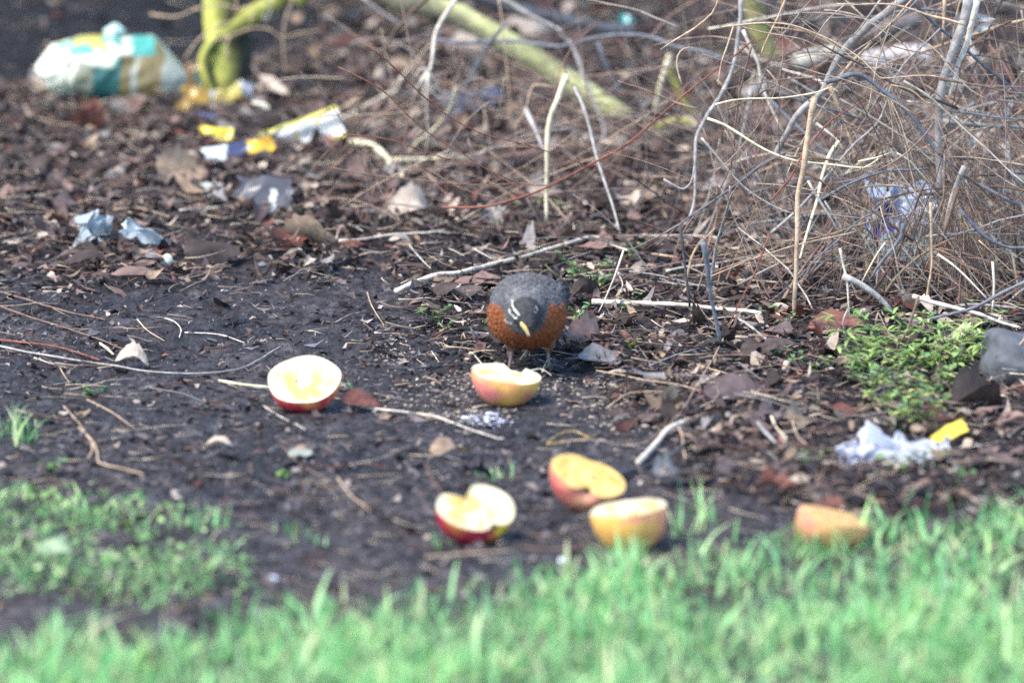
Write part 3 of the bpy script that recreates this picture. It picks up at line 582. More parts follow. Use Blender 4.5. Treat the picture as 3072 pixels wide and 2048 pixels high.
HAND = [  # px, py, size m, colour, shape, tilt x, tilt y, yaw, label
(2215,1215,.085,'violet brown','broad',.35,.1,.3,'broad flat violet-brown leaf lying in front of the leafy weeds'),
(2460,1065,.060,'rust red','lobed',1.1,.3,1.4,'crinkled rust-red leaf standing on edge left of the leafy weeds'),
(2510,1000,.070,'rust red','oval',.45,-.1,.1,'large rust-red leaf folded under the pale thin standing stick'),
(2400,960,.05,'rust red','oval',.4,.3,2.2,'small rust-red leaf beside the foot of the tall tan stalk'),
(2020,1245,.050,'tan','oval',.9,.2,.6,'orange-tan curled leaf at the edge of the seed crumbs'),
(2545,1265,.050,'rust red','oval',.35,.2,.5,'dark red leaf tucked behind the white tissue'),
(2400,1290,.055,'tan','oval',.5,.4,.9,'tan curled leaf with a hook before the dark red leaf'),
(2540,1300,.05,'tan','narrow',.6,.5,.2,'angular tan leaf left of the white tissue'),
(1955,1160,.040,'grey','oval',.6,.1,.1,'round pale greyish leaf lying by the thin grey twig'),
(1800,1105,.055,'grey','broad',.4,.1,.4,'blue-grey crumpled leaf right of the robin feet'),
(1770,1045,.065,'pinkish brown','lobed',.6,.3,.7,'pinkish folded leaf right of the robin'),
(1390,900,.050,'violet brown','oval',.45,-.1,.4,'purple-brown leaf beside the robin wing'),
(1440,872,.07,'pinkish brown','narrow',.25,.05,.0,'flat pinkish leaf tucked under the long bent stick'),
(1085,1232,.05,'rust red','oval',.6,.2,.4,'red-brown leaf at the end of the pale leaf stalk'),
(1350,1375,.045,'tan','oval',.15,.1,.1,'flat orange-tan leaf lying on the mud'),
(905,745,.075,'tan','broad',.8,.3,2.5,'tan curled leaf at the edge of the bare mud'),
(860,750,.06,'rust red','lobed',.6,.1,.8,'rust-brown leaf beside the tan curled leaf'),
(435,850,.080,'pinkish brown','narrow',.3,.15,.1,'long pinkish leaf with an upturned white tip'),
(640,790,.085,'dark brown','lobed',.3,.0,.6,'large dark lobed leaf on the bare mud edge'),
(270,815,.090,'dark brown','narrow',.2,.1,.1,'long dark leaf below the pale plastic scraps'),
(1060,165,.085,'rust red','narrow',.6,.1,.4,'large reddish blurred leaf left of the slanting branches'),
(1010,95,.075,'grey','oval',.7,.3,2.4,'pale blurred leaf far behind the hanging twig'),
(1590,120,.08,'pale buff','oval',.8,.2,.3,'pale pink blurred leaf behind the bowing branch'),
(1420,170,.07,'pale buff','broad',.8,.2,.3,'pale leaf behind the splayed stem'),
(1440,225,.065,'tan','broad',.8,-.2,1.3,'orange tan leaf behind the dark slanting branch'),
(1620,600,.055,'pale buff','broad',.8,.1,1.2,'pale buff leaf standing at the foot of the cream upright stalk'),
(1240,660,.07,'pale buff','broad',.6,.2,.6,'broad pale buff leaf in the litter behind the robin'),
(1190,560,.06,'pale buff','lobed',.8,.1,1.2,'pale ragged leaf below the peeled root'),
(830,240,.055,'pale buff','narrow',1.2,.4,-.6,'white curled leaf hanging from the thin twig'),
(2250,500,.055,'rust red','lobed',.9,.1,.6,'pink-red leaf inside the bare shrub'),
(2430,40,.05,'rust red','oval',.9,.1,.6,'orange-red leaf high behind the tangle'),
(2930,1235,.075,'dark brown','broad',.25,.1,.6,'big dark brown leaf right of the white tissue'),
(2930,1400,.05,'dark brown','oval',.2,.1,.1,'dark leaf lying right of the yellow tag'),
(2340,1065,.045,'violet brown','oval',.8,.1,.5,'small domed brown leaf left of the rust-red one'),
(2290,1085,.055,'dark brown','lobed',.4,.1,.1,'dark wrinkled leaf behind the long brown-grey twig'),
(330,735,.055,'dark brown','oval',.6,.1,.9,'dark leaf behind the smaller plastic scrap'),
(375,345,.045,'pale buff','narrow',1.0,.4,.9,'small pale upright leaf in front of the striped bag'),
(545,545,.075,'tan','broad',.9,.2,.4,'tan half-moon leaf in front of the yellow scrap'),
(575,595,.07,'tan','narrow',.2,.2,-.9,'narrow tan leaf stalk below the half-moon leaf'),
(660,1350,.03,'pale buff','oval',.2,.1,.1,'tiny pale leaf on the open mud'),
(400,1103,.04,'pale buff','broad',.5,.2,.1,'little hollow pale leaf on the long grey root'),
(2010,1450,.05,'grey','lobed',.4,.2,.6,'grey ragged leaf beside the dark wet stick'),
(2080,1455,.045,'dark brown','oval',.4,.1,.2,'dark round leaf by the grass edge'),
(2200,1440,.05,'violet brown','broad',.5,.1,.9,'violet-brown leaf between the yellow apple half and the wedge'),
]
pm = {}
for me, cn, kd, cu in protos: pm.setdefault((cn, kd), me)
occ = []
for px, py, sz, cn, kd, tx, ty, yaw, lab in HAND:
    p = ground(px, py); p[2] += .008+sz*.12*abs(tx)
    if py == 240 and px == 830: p = at(826, 255, yrow(345))
    put_leaf(pm[(cn, kd)], p, sz, (tx, ty, yaw), lab); occ.append(p)
rl = np.random.default_rng(11); cnt = 0; tries = 0
while cnt < 300-len(HAND) and tries < 60000:
    tries += 1
    px, py = rl.uniform(-40, 3110), rl.uniform(60, 1560)
    p = ground(px, py)
    a = float(litter_amt(p[0], p[1]))
    if float(grass_amt(p[0], p[1])) > .3 or rl.random() > a+.035: continue
    if (px < 640 and py < 265) or (px < 1000 and py < 190): continue
    if min((abs(px-q[1])+abs(py-q[2]) for q in LAND[:6])) < 130: continue
    far = np.clip((900-py)/900, 0, 1)
    me, cn, kd, cu = protos[rl.integers(len(protos))]
    if cn in ('pale buff',) and rl.random() < .5: continue
    size = (.017+.032*rl.random()**1.8)*(1+.45*far)*(1 if a > .5 else .6)
    tx, ty = (rl.normal(0, .30), rl.normal(0, .25)) if a > .5 else (rl.normal(0, .15), rl.normal(0, .1))
    if rl.random() < .09*a*(.2+far): tx = rl.uniform(.7, 1.2)
    pose = ' standing on edge' if abs(tx) > .7 else (' tilted' if abs(tx)+abs(ty) > .45 else '')
    sw = 'small ' if size < .030 else 'large ' if size > .055 else ''
    lab = f"{sw}{cn} {KIND[kd].split()[0]} {cu.split()[-1]} leaf{pose} {place_words(p)}"
    if len(lab.split()) > 16: lab = f"{sw}{cn} {cu.split()[-1]} leaf{pose} {place_words(p)}"
    p[2] += .006+size*.15*abs(tx)+rl.uniform(0, .012)*a
    put_leaf(me, p, size, (tx, ty, rl.uniform(0, 6.28)), lab); cnt += 1
def stamp(n, V, size, tiltv, rng, pts):                              # n copies of the vertex block V, sized, tilted and laid at pts
    V = np.repeat(V[None], n, 0)*size[:, None, None]
    a, b, c = rng.normal(0, 1, n)*tiltv, rng.normal(0, 1, n)*tiltv*.8, rng.uniform(0, 6.28, n)
    a = np.where(rng.random(n) < .05*tiltv/.4, rng.uniform(.6, 1.2, n), a)
    for i, j, t in ((1, 2, a), (0, 2, b), (0, 1, c)):
        ct, st = np.cos(t)[:, None], np.sin(t)[:, None]; p, q = V[..., i].copy(), V[..., j].copy()
        V[..., i] = p*ct-q*st; V[..., j] = p*st+q*ct
    return V+pts[:, None]
def leaf_cloud(mb, pts, size, tiltv, cols, rng, nu=7, nv=5, kinds=14):
    n = len(pts); kk = rng.integers(kinds, size=n)
    for k in range(kinds):
        m = kk == k; c = int(m.sum())
        if not c: continue
        U, Vv = np.meshgrid(np.linspace(0, 1, nu), np.linspace(-1, 1, nv), indexing='ij')
        wid = rng.uniform(.06, .30)*np.sin(math.pi*np.clip(U*rng.uniform(.86, .98)+.01, 0, 1))**.8*(1+rng.uniform(0, .22)*np.sin(U*rng.uniform(9, 22)+k))
        x = (U-.5)*(1-.25*rng.random((1, nv))*(rng.random() < .5)); y = Vv*wid*(1+.25*(rng.random((nu, nv))-.5)*(np.abs(Vv) > .9))
        z = rng.normal(0, .8)*x*x+rng.uniform(-.4, 1.6)*y*y*2+rng.normal(0, .8)*x*y+.08*(fbm(x*5+k*9, y*5, 9, 2)-.4)*2
        V = stamp(c, np.stack([x, y, z], -1).reshape(-1, 3), size[m], tiltv, rng, pts[m])
        q = gridq(nu, nv); Q = (q[None]+np.arange(c)[:, None, None]*nu*nv).reshape(-1, 4)
        sh = (1+.45*(fbm(x*6, y*6+k, 19, 2)-.4)+.2*(np.abs(Vv) < .1)).reshape(-1)
        mb.add(V.reshape(-1, 3), Q, None, (cols[m][:, None]*sh[None, :, None]).reshape(-1, 3))
def scatter(n, rng, dens, x0=-.95, x1=.95, y0=7.6, y1=14.8):
    x = rng.uniform(x0, x1, n); y = rng.uniform(y0, y1, n); k = (rng.random(n) < dens(x, y)) & (np.abs(x) < .062*y+.20); return x[k], y[k]
rs = np.random.default_rng(3); mb = MB()
def dlit(x, y):
    px, py = to_px(x, y); d = litter_amt(x, y)*(1-grass_amt(x, y)); d = np.maximum(d, .03*(1-grass_amt(x, y)))
    d = d*(1-.95*bare_shade_amt(x, y)); return np.where((px > 1950) & (py < 900), d*.42, d)  # litter thinned under the shrub so dark soil stands in for shade
x, y = scatter(78000, rs, dlit); n = len(x)
pal = np.array([LC['pinkish brown'],LC['dark brown'],LC['dark brown'],LC['violet brown'],LC['violet brown'],LC['tan'],LC['pale buff'],LC['grey'],LC['rust red']])
sz = rs.gamma(1.9, .0058, n)*(1+.5*np.clip((y-9.8)/2.5, 0, 1))+.006
pts = np.stack([x, y, gh(x, y)+.003+rs.uniform(0, .014, n)*litter_amt(x, y)], 1)
leaf_cloud(mb, pts, sz, .33, pal[rs.choice(9, n, p=[.16,.19,.16,.12,.10,.09,.10,.05,.03])]*rs.uniform(.3, 1.2, (n, 1)), rs, 6, 4)
tag(link('leaf_litter', mb, M_LITTER), 'brown broken dead leaves covering the ground under the shrub', 'leaf litter', kind='stuff')
# crumbs of bark and leaf, straw and rootlets on the mud
mb = MB(); x, y = scatter(210000, rs, lambda x, y: (.25+.9*np.clip(fbm(x*8, y*5, 90)*2.6-.9, 0, 1))*(1-.8*grass_amt(x, y))*(1-.93*bare_shade_amt(x, y))); n = len(x)
pts = np.stack([x, y, gh(x, y)+gfine(x, y)+.0015], 1)
pal2 = np.array([(.035,.032,.036),(.075,.06,.058),(.018,.017,.02),(.17,.135,.125),(.34,.28,.24),(.13,.125,.14),(.16,.08,.055)])
leaf_cloud(mb, pts, rs.gamma(1.7, .0040, n)+.0022, .34, pal2[rs.choice(7, n, p=[.20,.18,.17,.17,.11,.13,.04])]*rs.uniform(.5, 1.15, (n, 1)), rs, 3, 3, 24)
tag(link('mud_crumbs', mb, M_LITTER), 'dark crumbs of bark and leaf strewn over the mud', 'debris', kind='stuff')
mb = MB(); x, y = scatter(17000, rs, lambda x, y: (.36+.64*litter_amt(x, y)+.6*np.clip(1-np.abs(grass_amt(x, y)-.30)*4, 0, 1))*(1-.7*grass_amt(x, y))*(1-.93*bare_shade_amt(x, y))); n = len(x)
for i in range(n):
    L = rs.gamma(2.2, .013)+.006; a = rs.normal(0, .8); d = np.array([math.cos(a), math.sin(a), 0])
    k = np.linspace(-.5, .5, 4)[:, None]; bend = rs.normal(0, .12)*L
    P = np.array([x[i], y[i], 0])+d*k*L+np.array([-d[1], d[0], 0])*(k*k)*bend*4
    P[:, 2] = gh(P[:, 0], P[:, 1])+gfine(P[:, 0], P[:, 1])+rs.uniform(.001, .004)+(rs.uniform(0, .02)*litter_amt(x[i], y[i]))+k[:, 0]*rs.normal(0, .15)*L
    tube(mb, P, rs.uniform(.0004, .0012), .0004, np.array([(.48,.37,.25),(.34,.24,.17),(.18,.12,.09),(.60,.50,.36),(.16,.07,.05),(.28,.26,.24)][rs.integers(6)])*rs.uniform(.6, 1.1), 3, .1, rs)
tag(link('straw_debris', mb, M_BARK), 'thin straws, needles and rootlets strewn over mud and litter', 'debris', kind='stuff')

# ------------------------------------------------------------------ apple halves
def apple_half(label, px, py, Rr, cut, tilt, roll, yaw, red, yel, redness, flesh, name='apple_half', seeds=True, rough=.0012, bite=None, squash=1.0, depth=0.0, tip=None, redc=0.0, dipb=.2, dipa=.52, sink=.003):
    root = tag(empty(name, ground(px, py)), label, 'apple', 'cut apple pieces on the ground')
    root.location.z -= sink
    nt_, nf = 40, 34
    if cut == 'axial':
        t = np.linspace(.001, math.pi-.001, nt_); rr = Rr*np.sin(t)*(1+.10*np.cos(t))
        yy = .90*Rr*np.cos(t)*(1-np.where(t < 1.57, dipa, dipb)*np.exp(-(np.sin(t)/.27)**2))
        ph = np.linspace(math.pi, 2*math.pi, nf)
        V = np.stack([rr[:, None]*np.cos(ph), yy[:, None]*np.ones(nf), rr[:, None]*np.sin(ph)*squash], -1)
        q = gridq(nt_, nf); ang = ph[None, :]*np.ones((nt_, 1)); lat = yy[:, None]/Rr*np.ones(nf)
        B = np.vstack([V[:, 0], V[::-1, -1]])                  # closed outline of the cut
    else:
        t = np.linspace(math.pi/2-.12+depth, math.pi-.001, nt_); rr = Rr*np.sin(t)*(1+.06*np.cos(t)); ph = np.linspace(0, 2*math.pi, 56, endpoint=False)
        zz = .90*Rr*np.cos(t)*(1-.40*np.exp(-(np.sin(t)/.30)**2))*squash; zz = zz-zz[0]
        lob = 1+.018*np.cos(5*ph)
        V = np.stack([rr[:, None]*np.cos(ph)*lob, rr[:, None]*np.sin(ph)*lob, zz[:, None]*np.ones(56)], -1)
        q = gridq(nt_, 56, True); ang = ph[None, :]*np.ones((nt_, 1)); lat = zz[:, None]/Rr*np.ones(56)
        B = V[0]
    wob = lambda Q_: 1+.075*(fbm(np.cos(np.arctan2(Q_[..., 1], Q_[..., 0]))*1.6+px, np.sin(np.arctan2(Q_[..., 1], Q_[..., 0]))*1.6+py, 44, 2)-.37)
    V[..., :2] *= wob(V)[..., None]; B = B.copy(); B[..., :2] = B[..., :2]*wob(B)[..., None] if cut == 'axial' else V[0][..., :2]
    if cut == 'axial': B = np.vstack([V[:, 0], V[::-1, -1]])
    nb = len(B); ns = 20; s = np.linspace(0, 1, ns)
    F = B[None]*s[:, None, None]
    dip = (fbm(F[..., 0]*90+px, F[..., 1]*90, 12, 3)-.35)*rough*2*(.25+np.clip((1-s)*7, 0, .75))[:, None]*np.clip((1-s)*30, 0, 1)[:, None]
    F[..., 2] -= np.maximum(dip, -.0004)
    def bitef(P):
        if bite is None: return P
        bx, by, br = bite; d = np.hypot(P[..., 0]-bx, P[..., 1]-by); k = d < br
        cut_z = -np.sqrt(np.maximum(br*br-d*d, 0))*.8
        P[..., 2] = np.where(k & (P[..., 2] > cut_z), cut_z, P[..., 2]); return P
    F = bitef(F); V = bitef(V)
    st = .28*fbm(ang*7+px, lat*1.2, 21, 3)+.72*fbm(ang*1.1+px, lat*2.2, 22, 2)
    k = np.clip((st-.47)*4+redness+redc*np.cos(ang-4.0), 0, 1)[..., None]
    sc = np.array(yel)*(1-k)+np.array(red)*k
    sp_ = (fbm(V[..., 0]*900, V[..., 1]*900+V[..., 2]*700, 31, 1) > .43)[..., None]; sc = sc*np.where(sp_, 1.08, 1)
    f1, f2 = np.array(flesh[0]), np.array(flesh[1])
    m_ = np.clip(fbm(F[..., 0]*70+px, F[..., 1]*70, 17, 3)*3.4-1.1, 0, 1)*np.clip((1-s)*5, 0, 1)[:, None]
    fc = f1*(1-m_[..., None])+f2*m_[..., None]
    if cut == 'axial':                                           # faint core line
        core = np.abs(np.hypot(F[..., 0]/(.34*Rr), F[..., 1]/(.45*Rr))-1) < .13; fc = np.where(core[..., None], fc*np.array([.86,.76,.50]), fc)
    E = Euler((tilt, roll, 0), 'XYZ').to_matrix() @ Matrix.Rotation(yaw, 3, 'Z'); E = np.array(E)
    Vr = V.reshape(-1, 3)@E.T; lift = -Vr[:, 2].min()
    up = np.array([0, 0, lift])
    mb = MB(); mb.add(Vr+up, q if cut == 'axial' else q[:, ::-1], None, sc.reshape(-1, 3)); under0(root, 'skin', mb, M_SKIN)
    mb = MB(); mb.add(F.reshape(-1, 3)@E.T+up, gridq(ns, nb, True), None, fc.reshape(-1, 3)); under0(root, 'flesh', mb, M_FLESH)
    def blob(nm, c, rad, colr, m=M_HARD, jit=0.0):
        bm = bmesh.new(); bmesh.ops.create_icosphere(bm, subdivisions=2, radius=1)
        W = np.array([v.co[:] for v in bm.verts]); Tq = np.array([[v.index for v in f.verts] for f in bm.faces]); bm.free()
        W = W*np.array(rad)*(1+jit*R.normal(0, 1, (len(W), 1)))+np.array(c)
        b_ = MB(); b_.add(W@E.T+up, None, Tq, colr); under0(root, nm, b_, m)
    if cut == 'axial':
        blob('calyx', (0, yy[-1]*1.04, -.0015), (.0045, .0035, .0035), (.07,.05,.03), M_BARK, .18)
        if tip: blob('stem_dip', (0, yy[0]*.97, -.001), (.003, .003, .003), (.12,.08,.04), M_BARK, .15)
        if seeds:
            for sx, sy in ((.0045, .003),): blob('seed', (sx, sy, -.0006), (.0016, .0032, .0012), (.12,.05,.03))
    elif seeds:
        for a_, rad in ((1.4, .0075), (.1, .009), (3.0, .0085), (4.9, .0075)):
            blob('seed', (math.cos(a_)*rad, math.sin(a_)*rad, -.0016), (.0017, .0023, .0016), (.10,.03,.03))
    return root
def under0(root, nm, mb, m): return link(nm, mb, m, parent=root)
WHITE = ((.76,.69,.46), (.60,.43,.13))
apple_half('round pale apple half with red skin and small seeds beside the cream straw', 912, 1228, .0405, 'cross', math.radians(29), math.radians(-5), .15, (.55,.04,.06), (.80,.34,.12), .3, WHITE, squash=.88, redc=.9, rough=.0025)
apple_half('bitten pink and yellow apple half lying face up before the robin', 1519, 1209, .0390, 'cross', math.radians(5), math.radians(8), .2, (.82,.25,.20), (.92,.50,.10), .42, WHITE, bite=(.014,.028,.0130), rough=.006, seeds=False, squash=1.0, redc=.9)
apple_half('heart shaped apple half with dark red skin and notched pale face', 1430, 1626, .0420, 'axial', math.radians(25), math.radians(11), math.radians(40), (.50,.02,.06), (.88,.60,.06), .25, WHITE, rough=.0025, squash=.98, tip=True, redc=1.2)
apple_half('pink apple half with its dark calyx dip turned forward behind the yellow half', 1765, 1530, .0408, 'axial', math.radians(19), math.radians(20), math.radians(2), (.62,.12,.12), (.78,.36,.20), .75, ((.80,.55,.18),(.72,.36,.08)), squash=1.0, rough=.003, dipb=.32, dipa=.12)
apple_half('yellow and orange apple half standing upright in the grass edge', 1884, 1636, .0395, 'cross', math.radians(0), math.radians(-7), 2.2, (.84,.32,.20), (.90,.48,.12), .5, WHITE, squash=1.26, seeds=False, rough=.005, sink=.006, redc=.6)
apple_half('dull orange apple half sunk behind the grass blades', 2503, 1636, .0475, 'axial', math.radians(-3), math.radians(13), math.radians(84), (.74,.26,.18), (.80,.42,.17), .6, ((.62,.38,.16),(.52,.28,.09)), squash=.85, seeds=False, rough=.007, bite=(-.028,.020,.013), sink=.009)

# ------------------------------------------------------------------ the robin
rp = ground(1582, 1122)
rob = tag(empty('robin', rp), 'robin with grey back, dark head and orange breast bending over the bitten apple half', 'bird')
bm = bmesh.new()
def ell(c, r, rx=0, ry=0, rz=0):
    m = Matrix.Translation(Vector(c)*.01) @ Euler((math.radians(rx), math.radians(ry), math.radians(rz))).to_matrix().to_4x4() @ Matrix.Diagonal((*[k*.01 for k in r], 1))
    bmesh.ops.create_icosphere(bm, subdivisions=4, radius=1, matrix=m)
ell((-.05,.1,6.75),(4.4,4.6,3.75)); ell((0,3.8,7.5),(4.15,5.8,3.35),-6); ell((0,8.5,7.6),(2.9,5.2,2.4),-4)
ell((1.6,14.0,7.8),(1.7,5.2,.45),-3,0,-8); ell((3.75,5.2,7.9),(.9,4.6,2.0),-4,0,-6)                                     # tail
ell((-.1,-2.0,8.1),(2.7,2.6,2.3)); ell((-.15,-5.0,8.05),(1.70,2.0,1.62),38,0,12)
ell((.05,-6.1,7.25),(.95,1.15,.85),45,0,18)
ell((3.3,5.4,7.2),(.75,5.0,1.7),-6,0,-5); ell((-3.3,5.4,7.2),(.75,5.0,1.7),-6,0,5)   # folded wings
ell((-1.75,1.2,3.7),(.75,1.1,1.0)); ell((2.35,1.2,3.8),(.75,1.1,1.0)); ell((0,4.2,4.8),(2.6,3.4,1.5))
tmp = bpy.data.meshes.new('body'); bm.to_mesh(tmp); bm.free()
to = bpy.data.objects.new('body', tmp); COL.objects.link(to)
mr = to.modifiers.new('r', 'REMESH'); mr.mode = 'VOXEL'; mr.voxel_size = .0011
ms = to.modifiers.new('s', 'SMOOTH'); ms.iterations = 9; ms.factor = .6
dg = bpy.context.evaluated_depsgraph_get(); body = bpy.data.meshes.new_from_object(to.evaluated_get(dg))
bpy.data.objects.remove(to); bpy.data.meshes.remove(tmp)
n = len(body.vertices); P = np.zeros(n*3); body.vertices.foreach_get('co', P); P = P.reshape(-1, 3)*100
N_ = np.zeros(n*3); body.vertices.foreach_get('normal', N_); N_ = N_.reshape(-1, 3)
jx = (fbm(P[:, 0]*2.2+50, P[:, 2]*2.2+P[:, 1]+50, 6, 3)-.45)*1.1
fe = fbm(P[:, 0]*5+80, P[:, 2]*5+P[:, 1]*3+80, 8, 3)
grey = np.array([.098,.096,.097]); orange = np.array([.215,.070,.028]); black = np.array([.052,.051,.052]); white = np.array([.55,.52,.48])
def mixm(c, colr, k): k = np.clip(k, 0, 1)[:, None]; return c*(1-k)+colr*k
tone = (.72+.62*fe)[:, None]
c = orange*tone
c = mixm(c, grey*tone, (P[:, 2]+jx*.35-8.25+.10*np.maximum(P[:, 1], -1))*3.5+.5)
c = mixm(c, grey*tone, (P[:, 1]+jx*.5-2.6)*2+.5)
nk = np.hypot(P[:, 0]+.2, (P[:, 2]-8.3)*.85)
c = mixm(c, grey*tone*.9, (2.7-nk+jx*.3)*3.5*np.clip((-1.8-P[:, 1])*3, 0, 1))
c = mixm(c, grey*tone*1.4, (2.75-nk+jx*.2)*1.2*np.clip((-1.6-P[:, 1])*2, 0, 1)*np.clip((P[:, 2]-8.2)*1.5, 0, 1)*.8)
c = mixm(c, black*tone*1.05, (2.12-np.sqrt((P[:, 0]+.1)**2+(P[:, 1]+5.4)**2+(P[:, 2]-7.85)**2)+.20*jx)*3.2)
c = c*(1-.35*np.clip((5.2-P[:, 2])*.5, 0, 1)*np.clip(.5-P[:, 1], 0, 1))[:, None]  # lower breast darkened, underside shade painted into the plumage colour
def spot(q, r, colr, soft=.5):
    d = np.sqrt(((P-np.array(q))**2).sum(1)); k = np.clip((r-d)/(r*soft), 0, 1)[:, None]; global c; c = c*(1-k)+np.array(colr)*k
belly = np.clip((4.3-P[:, 2])*1.2, 0, 1)*np.clip((P[:, 1]-.3)*1.2, 0, 1); c = c*(1-belly[:, None])+white*belly[:, None]
wing = (np.abs(P[:, 0]) > 3.2) & (P[:, 1] > 2.8); c[wing] = c[wing]*(.55+.3*np.sin(P[wing, 2]*9+P[wing, 1]*1.2))[:, None]
from mathutils.bvhtree import BVHTree
bv = BVHTree.FromPolygons([v.co[:] for v in body.vertices], [p.vertices[:] for p in body.polygons])
def face_pt(x, y):                                              # where on the bird a crop-5 pixel falls
    px, py = 1000+x*1100/2352, 700+y*1100/2352
    o_ = Vector((0, 0, H))-Vector(rp); d_ = Vector(ray(px, py)).normalized(); l_, n_, _, _ = bv.ray_cast(o_, d_)
    return (np.array(l_)*100, np.array(n_)) if l_ is not None else (None, None)
def streak(pts, r, colr, k=.9):
    global c
    q = smooth_path(np.array([list(p_)+[0] for p_ in pts], float), 6)
    best = np.full(n, 9.)
    for x_, y_, _ in q:
        l_, _n = face_pt(x_, y_)
        if l_ is not None: best = np.minimum(best, np.sqrt(((P-l_)**2).sum(1)))
    c = mixm(c, np.array(colr), np.clip((r-best)/(r*.45), 0, 1)*k)
streak([(1150,430),(1152,470),(1172,500),(1190,520)], .17, (.62,.60,.50))
streak([(1135,490),(1140,520),(1165,545),(1175,540)], .15, (.70,.68,.60))
streak([(1100,560),(1140,580)], .16, (.36,.36,.32), .7)
streak([(1302,470),(1308,492)], .13, (.42,.42,.38))
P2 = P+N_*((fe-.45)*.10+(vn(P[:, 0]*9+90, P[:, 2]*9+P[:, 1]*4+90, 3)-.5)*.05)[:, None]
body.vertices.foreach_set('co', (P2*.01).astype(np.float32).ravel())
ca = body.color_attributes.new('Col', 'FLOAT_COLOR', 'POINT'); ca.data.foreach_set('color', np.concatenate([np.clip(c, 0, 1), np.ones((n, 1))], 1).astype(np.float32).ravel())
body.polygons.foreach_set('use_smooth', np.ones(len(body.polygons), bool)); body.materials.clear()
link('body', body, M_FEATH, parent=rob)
rf = np.random.default_rng(41); fi = rf.choice(n, 15000); fi = fi[(P[fi, 1] > -6.0) & (P[fi, 1] < 11)]
Pf, Nf = P2[fi], N_[fi]; hd = P[fi, 1] < -3.2
fl = np.array([0, 1.0, -.45])+rf.normal(0, .22, (len(fi), 3)); fl = np.where(hd[:, None], np.array([0, .8, .5])+rf.normal(0, .2, (len(fi), 3)), fl)
fl = fl-Nf*(fl*Nf).sum(1)[:, None]; fl /= np.linalg.norm(fl, axis=1)[:, None]+1e-9; sdv = np.cross(fl, Nf)
Lf = np.where(hd, rf.uniform(.22, .38, len(fi)), rf.uniform(.45, .95, len(fi)))[:, None]; Wf = Lf*rf.uniform(.16, .26, (len(fi), 1)); lf_ = rf.uniform(.04, .16, (len(fi), 1))
Vf = np.stack([Pf-Nf*.02, Pf+fl*Lf*.55+sdv*Wf+Nf*lf_*Lf*.7, Pf+fl*Lf+Nf*lf_*Lf, Pf+fl*Lf*.55-sdv*Wf+Nf*lf_*Lf*.7], 1).reshape(-1, 3)*.01
mb = MB(); mb.add(Vf, np.arange(len(fi)*4).reshape(-1, 4), None, np.repeat(c[fi]*rf.uniform(.7, 1.3, (len(fi), 1)), 4, 0)); link('plumage', mb, M_FEATH, parent=rob)
def ico(rad, c, colr, rot=None, sub=3):
    b = bmesh.new(); bmesh.ops.create_icosphere(b, subdivisions=sub, radius=1)
    W = np.array([v.co[:] for v in b.verts])*np.array(rad); Tq = np.array([[v.index for v in f.verts] for f in b.faces]); b.free()
    if rot is not None: W = W@np.array(Euler(rot).to_matrix()).T
    m = MB(); m.add((W+np.array(c))*.01, None, Tq, colr); return m
for (ex, ey), big in (((1156,508),1),((1296,490),.8)):
    e, nn = face_pt(ex, ey)
    link('eye', ico((.24,.24,.24), e-nn*.10, (.010,.009,.009)), M_HARD, parent=rob)
    a1 = np.cross(nn, [0, 0, 1]); a1 /= np.linalg.norm(a1); a2 = np.cross(nn, a1)
    m = MB()
    for f0, f1 in (((.5, 2.2), (3.6, 5.6)) if big == 1 else ((.9, 1.9),)):
        an = np.linspace(f0, f1, 9)[:, None]; tube(m, (e-nn*.02+.29*(np.cos(an)*a1+np.sin(an)*a2))*.01, .0005*big, .0004, (.66,.64,.57), 5, .1)
    link('eye_ring', m, M_HARD, parent=rob)
bb = face_pt(1208, 575)[0]+np.array([0,.15,0]); bt = bb+np.array([.86,-1.15,-1.32])
def cone(p0, p1, w0, h0, colr, tipc, shift=0.0):
    n_, s_ = 9, 10; f = np.linspace(0, 1, n_); d = p1-p0; d = d/np.linalg.norm(d); sx = np.cross(d, [0, 0, 1]); sx /= np.linalg.norm(sx); sz = np.cross(sx, d)
    a = np.arange(s_)*2*math.pi/s_; k = (1-f**1.6*.88)[:, None, None]
    V = (p0+(p1-p0)*f[:, None])[:, None]+sz*(.10*np.sin(f*math.pi)+shift)[:, None, None]+k*(np.cos(a)[None, :, None]*sx*w0+np.sin(a)[None, :, None]*sz*h0)
    cc = np.array(colr)*(1-np.clip(f*4-3, 0, 1))[:, None]+np.array(tipc)*np.clip(f*4-3, 0, 1)[:, None]
    V = V.reshape(-1, 3); V = np.vstack([V, p1+sz*shift]); t = np.array([[(n_-1)*s_+i, (n_-1)*s_+(i+1) % s_, n_*s_] for i in range(s_)])
    m = MB(); m.add(V*.01, gridq(n_, s_, True), t, np.vstack([np.repeat(cc, s_, 0), [tipc]])); return m
bk = link('beak', cone(bb, bt, .29, .18, (.50,.36,.08), (.55,.52,.40), .08), M_HARD, parent=rob)
link('lower_mandible', cone(bb+np.array([.05,.1,-.12]), bt+np.array([-.05,.15,-.02]), .30, .16, (.32,.26,.16), (.3,.28,.22), -.1), M_HARD, parent=bk)
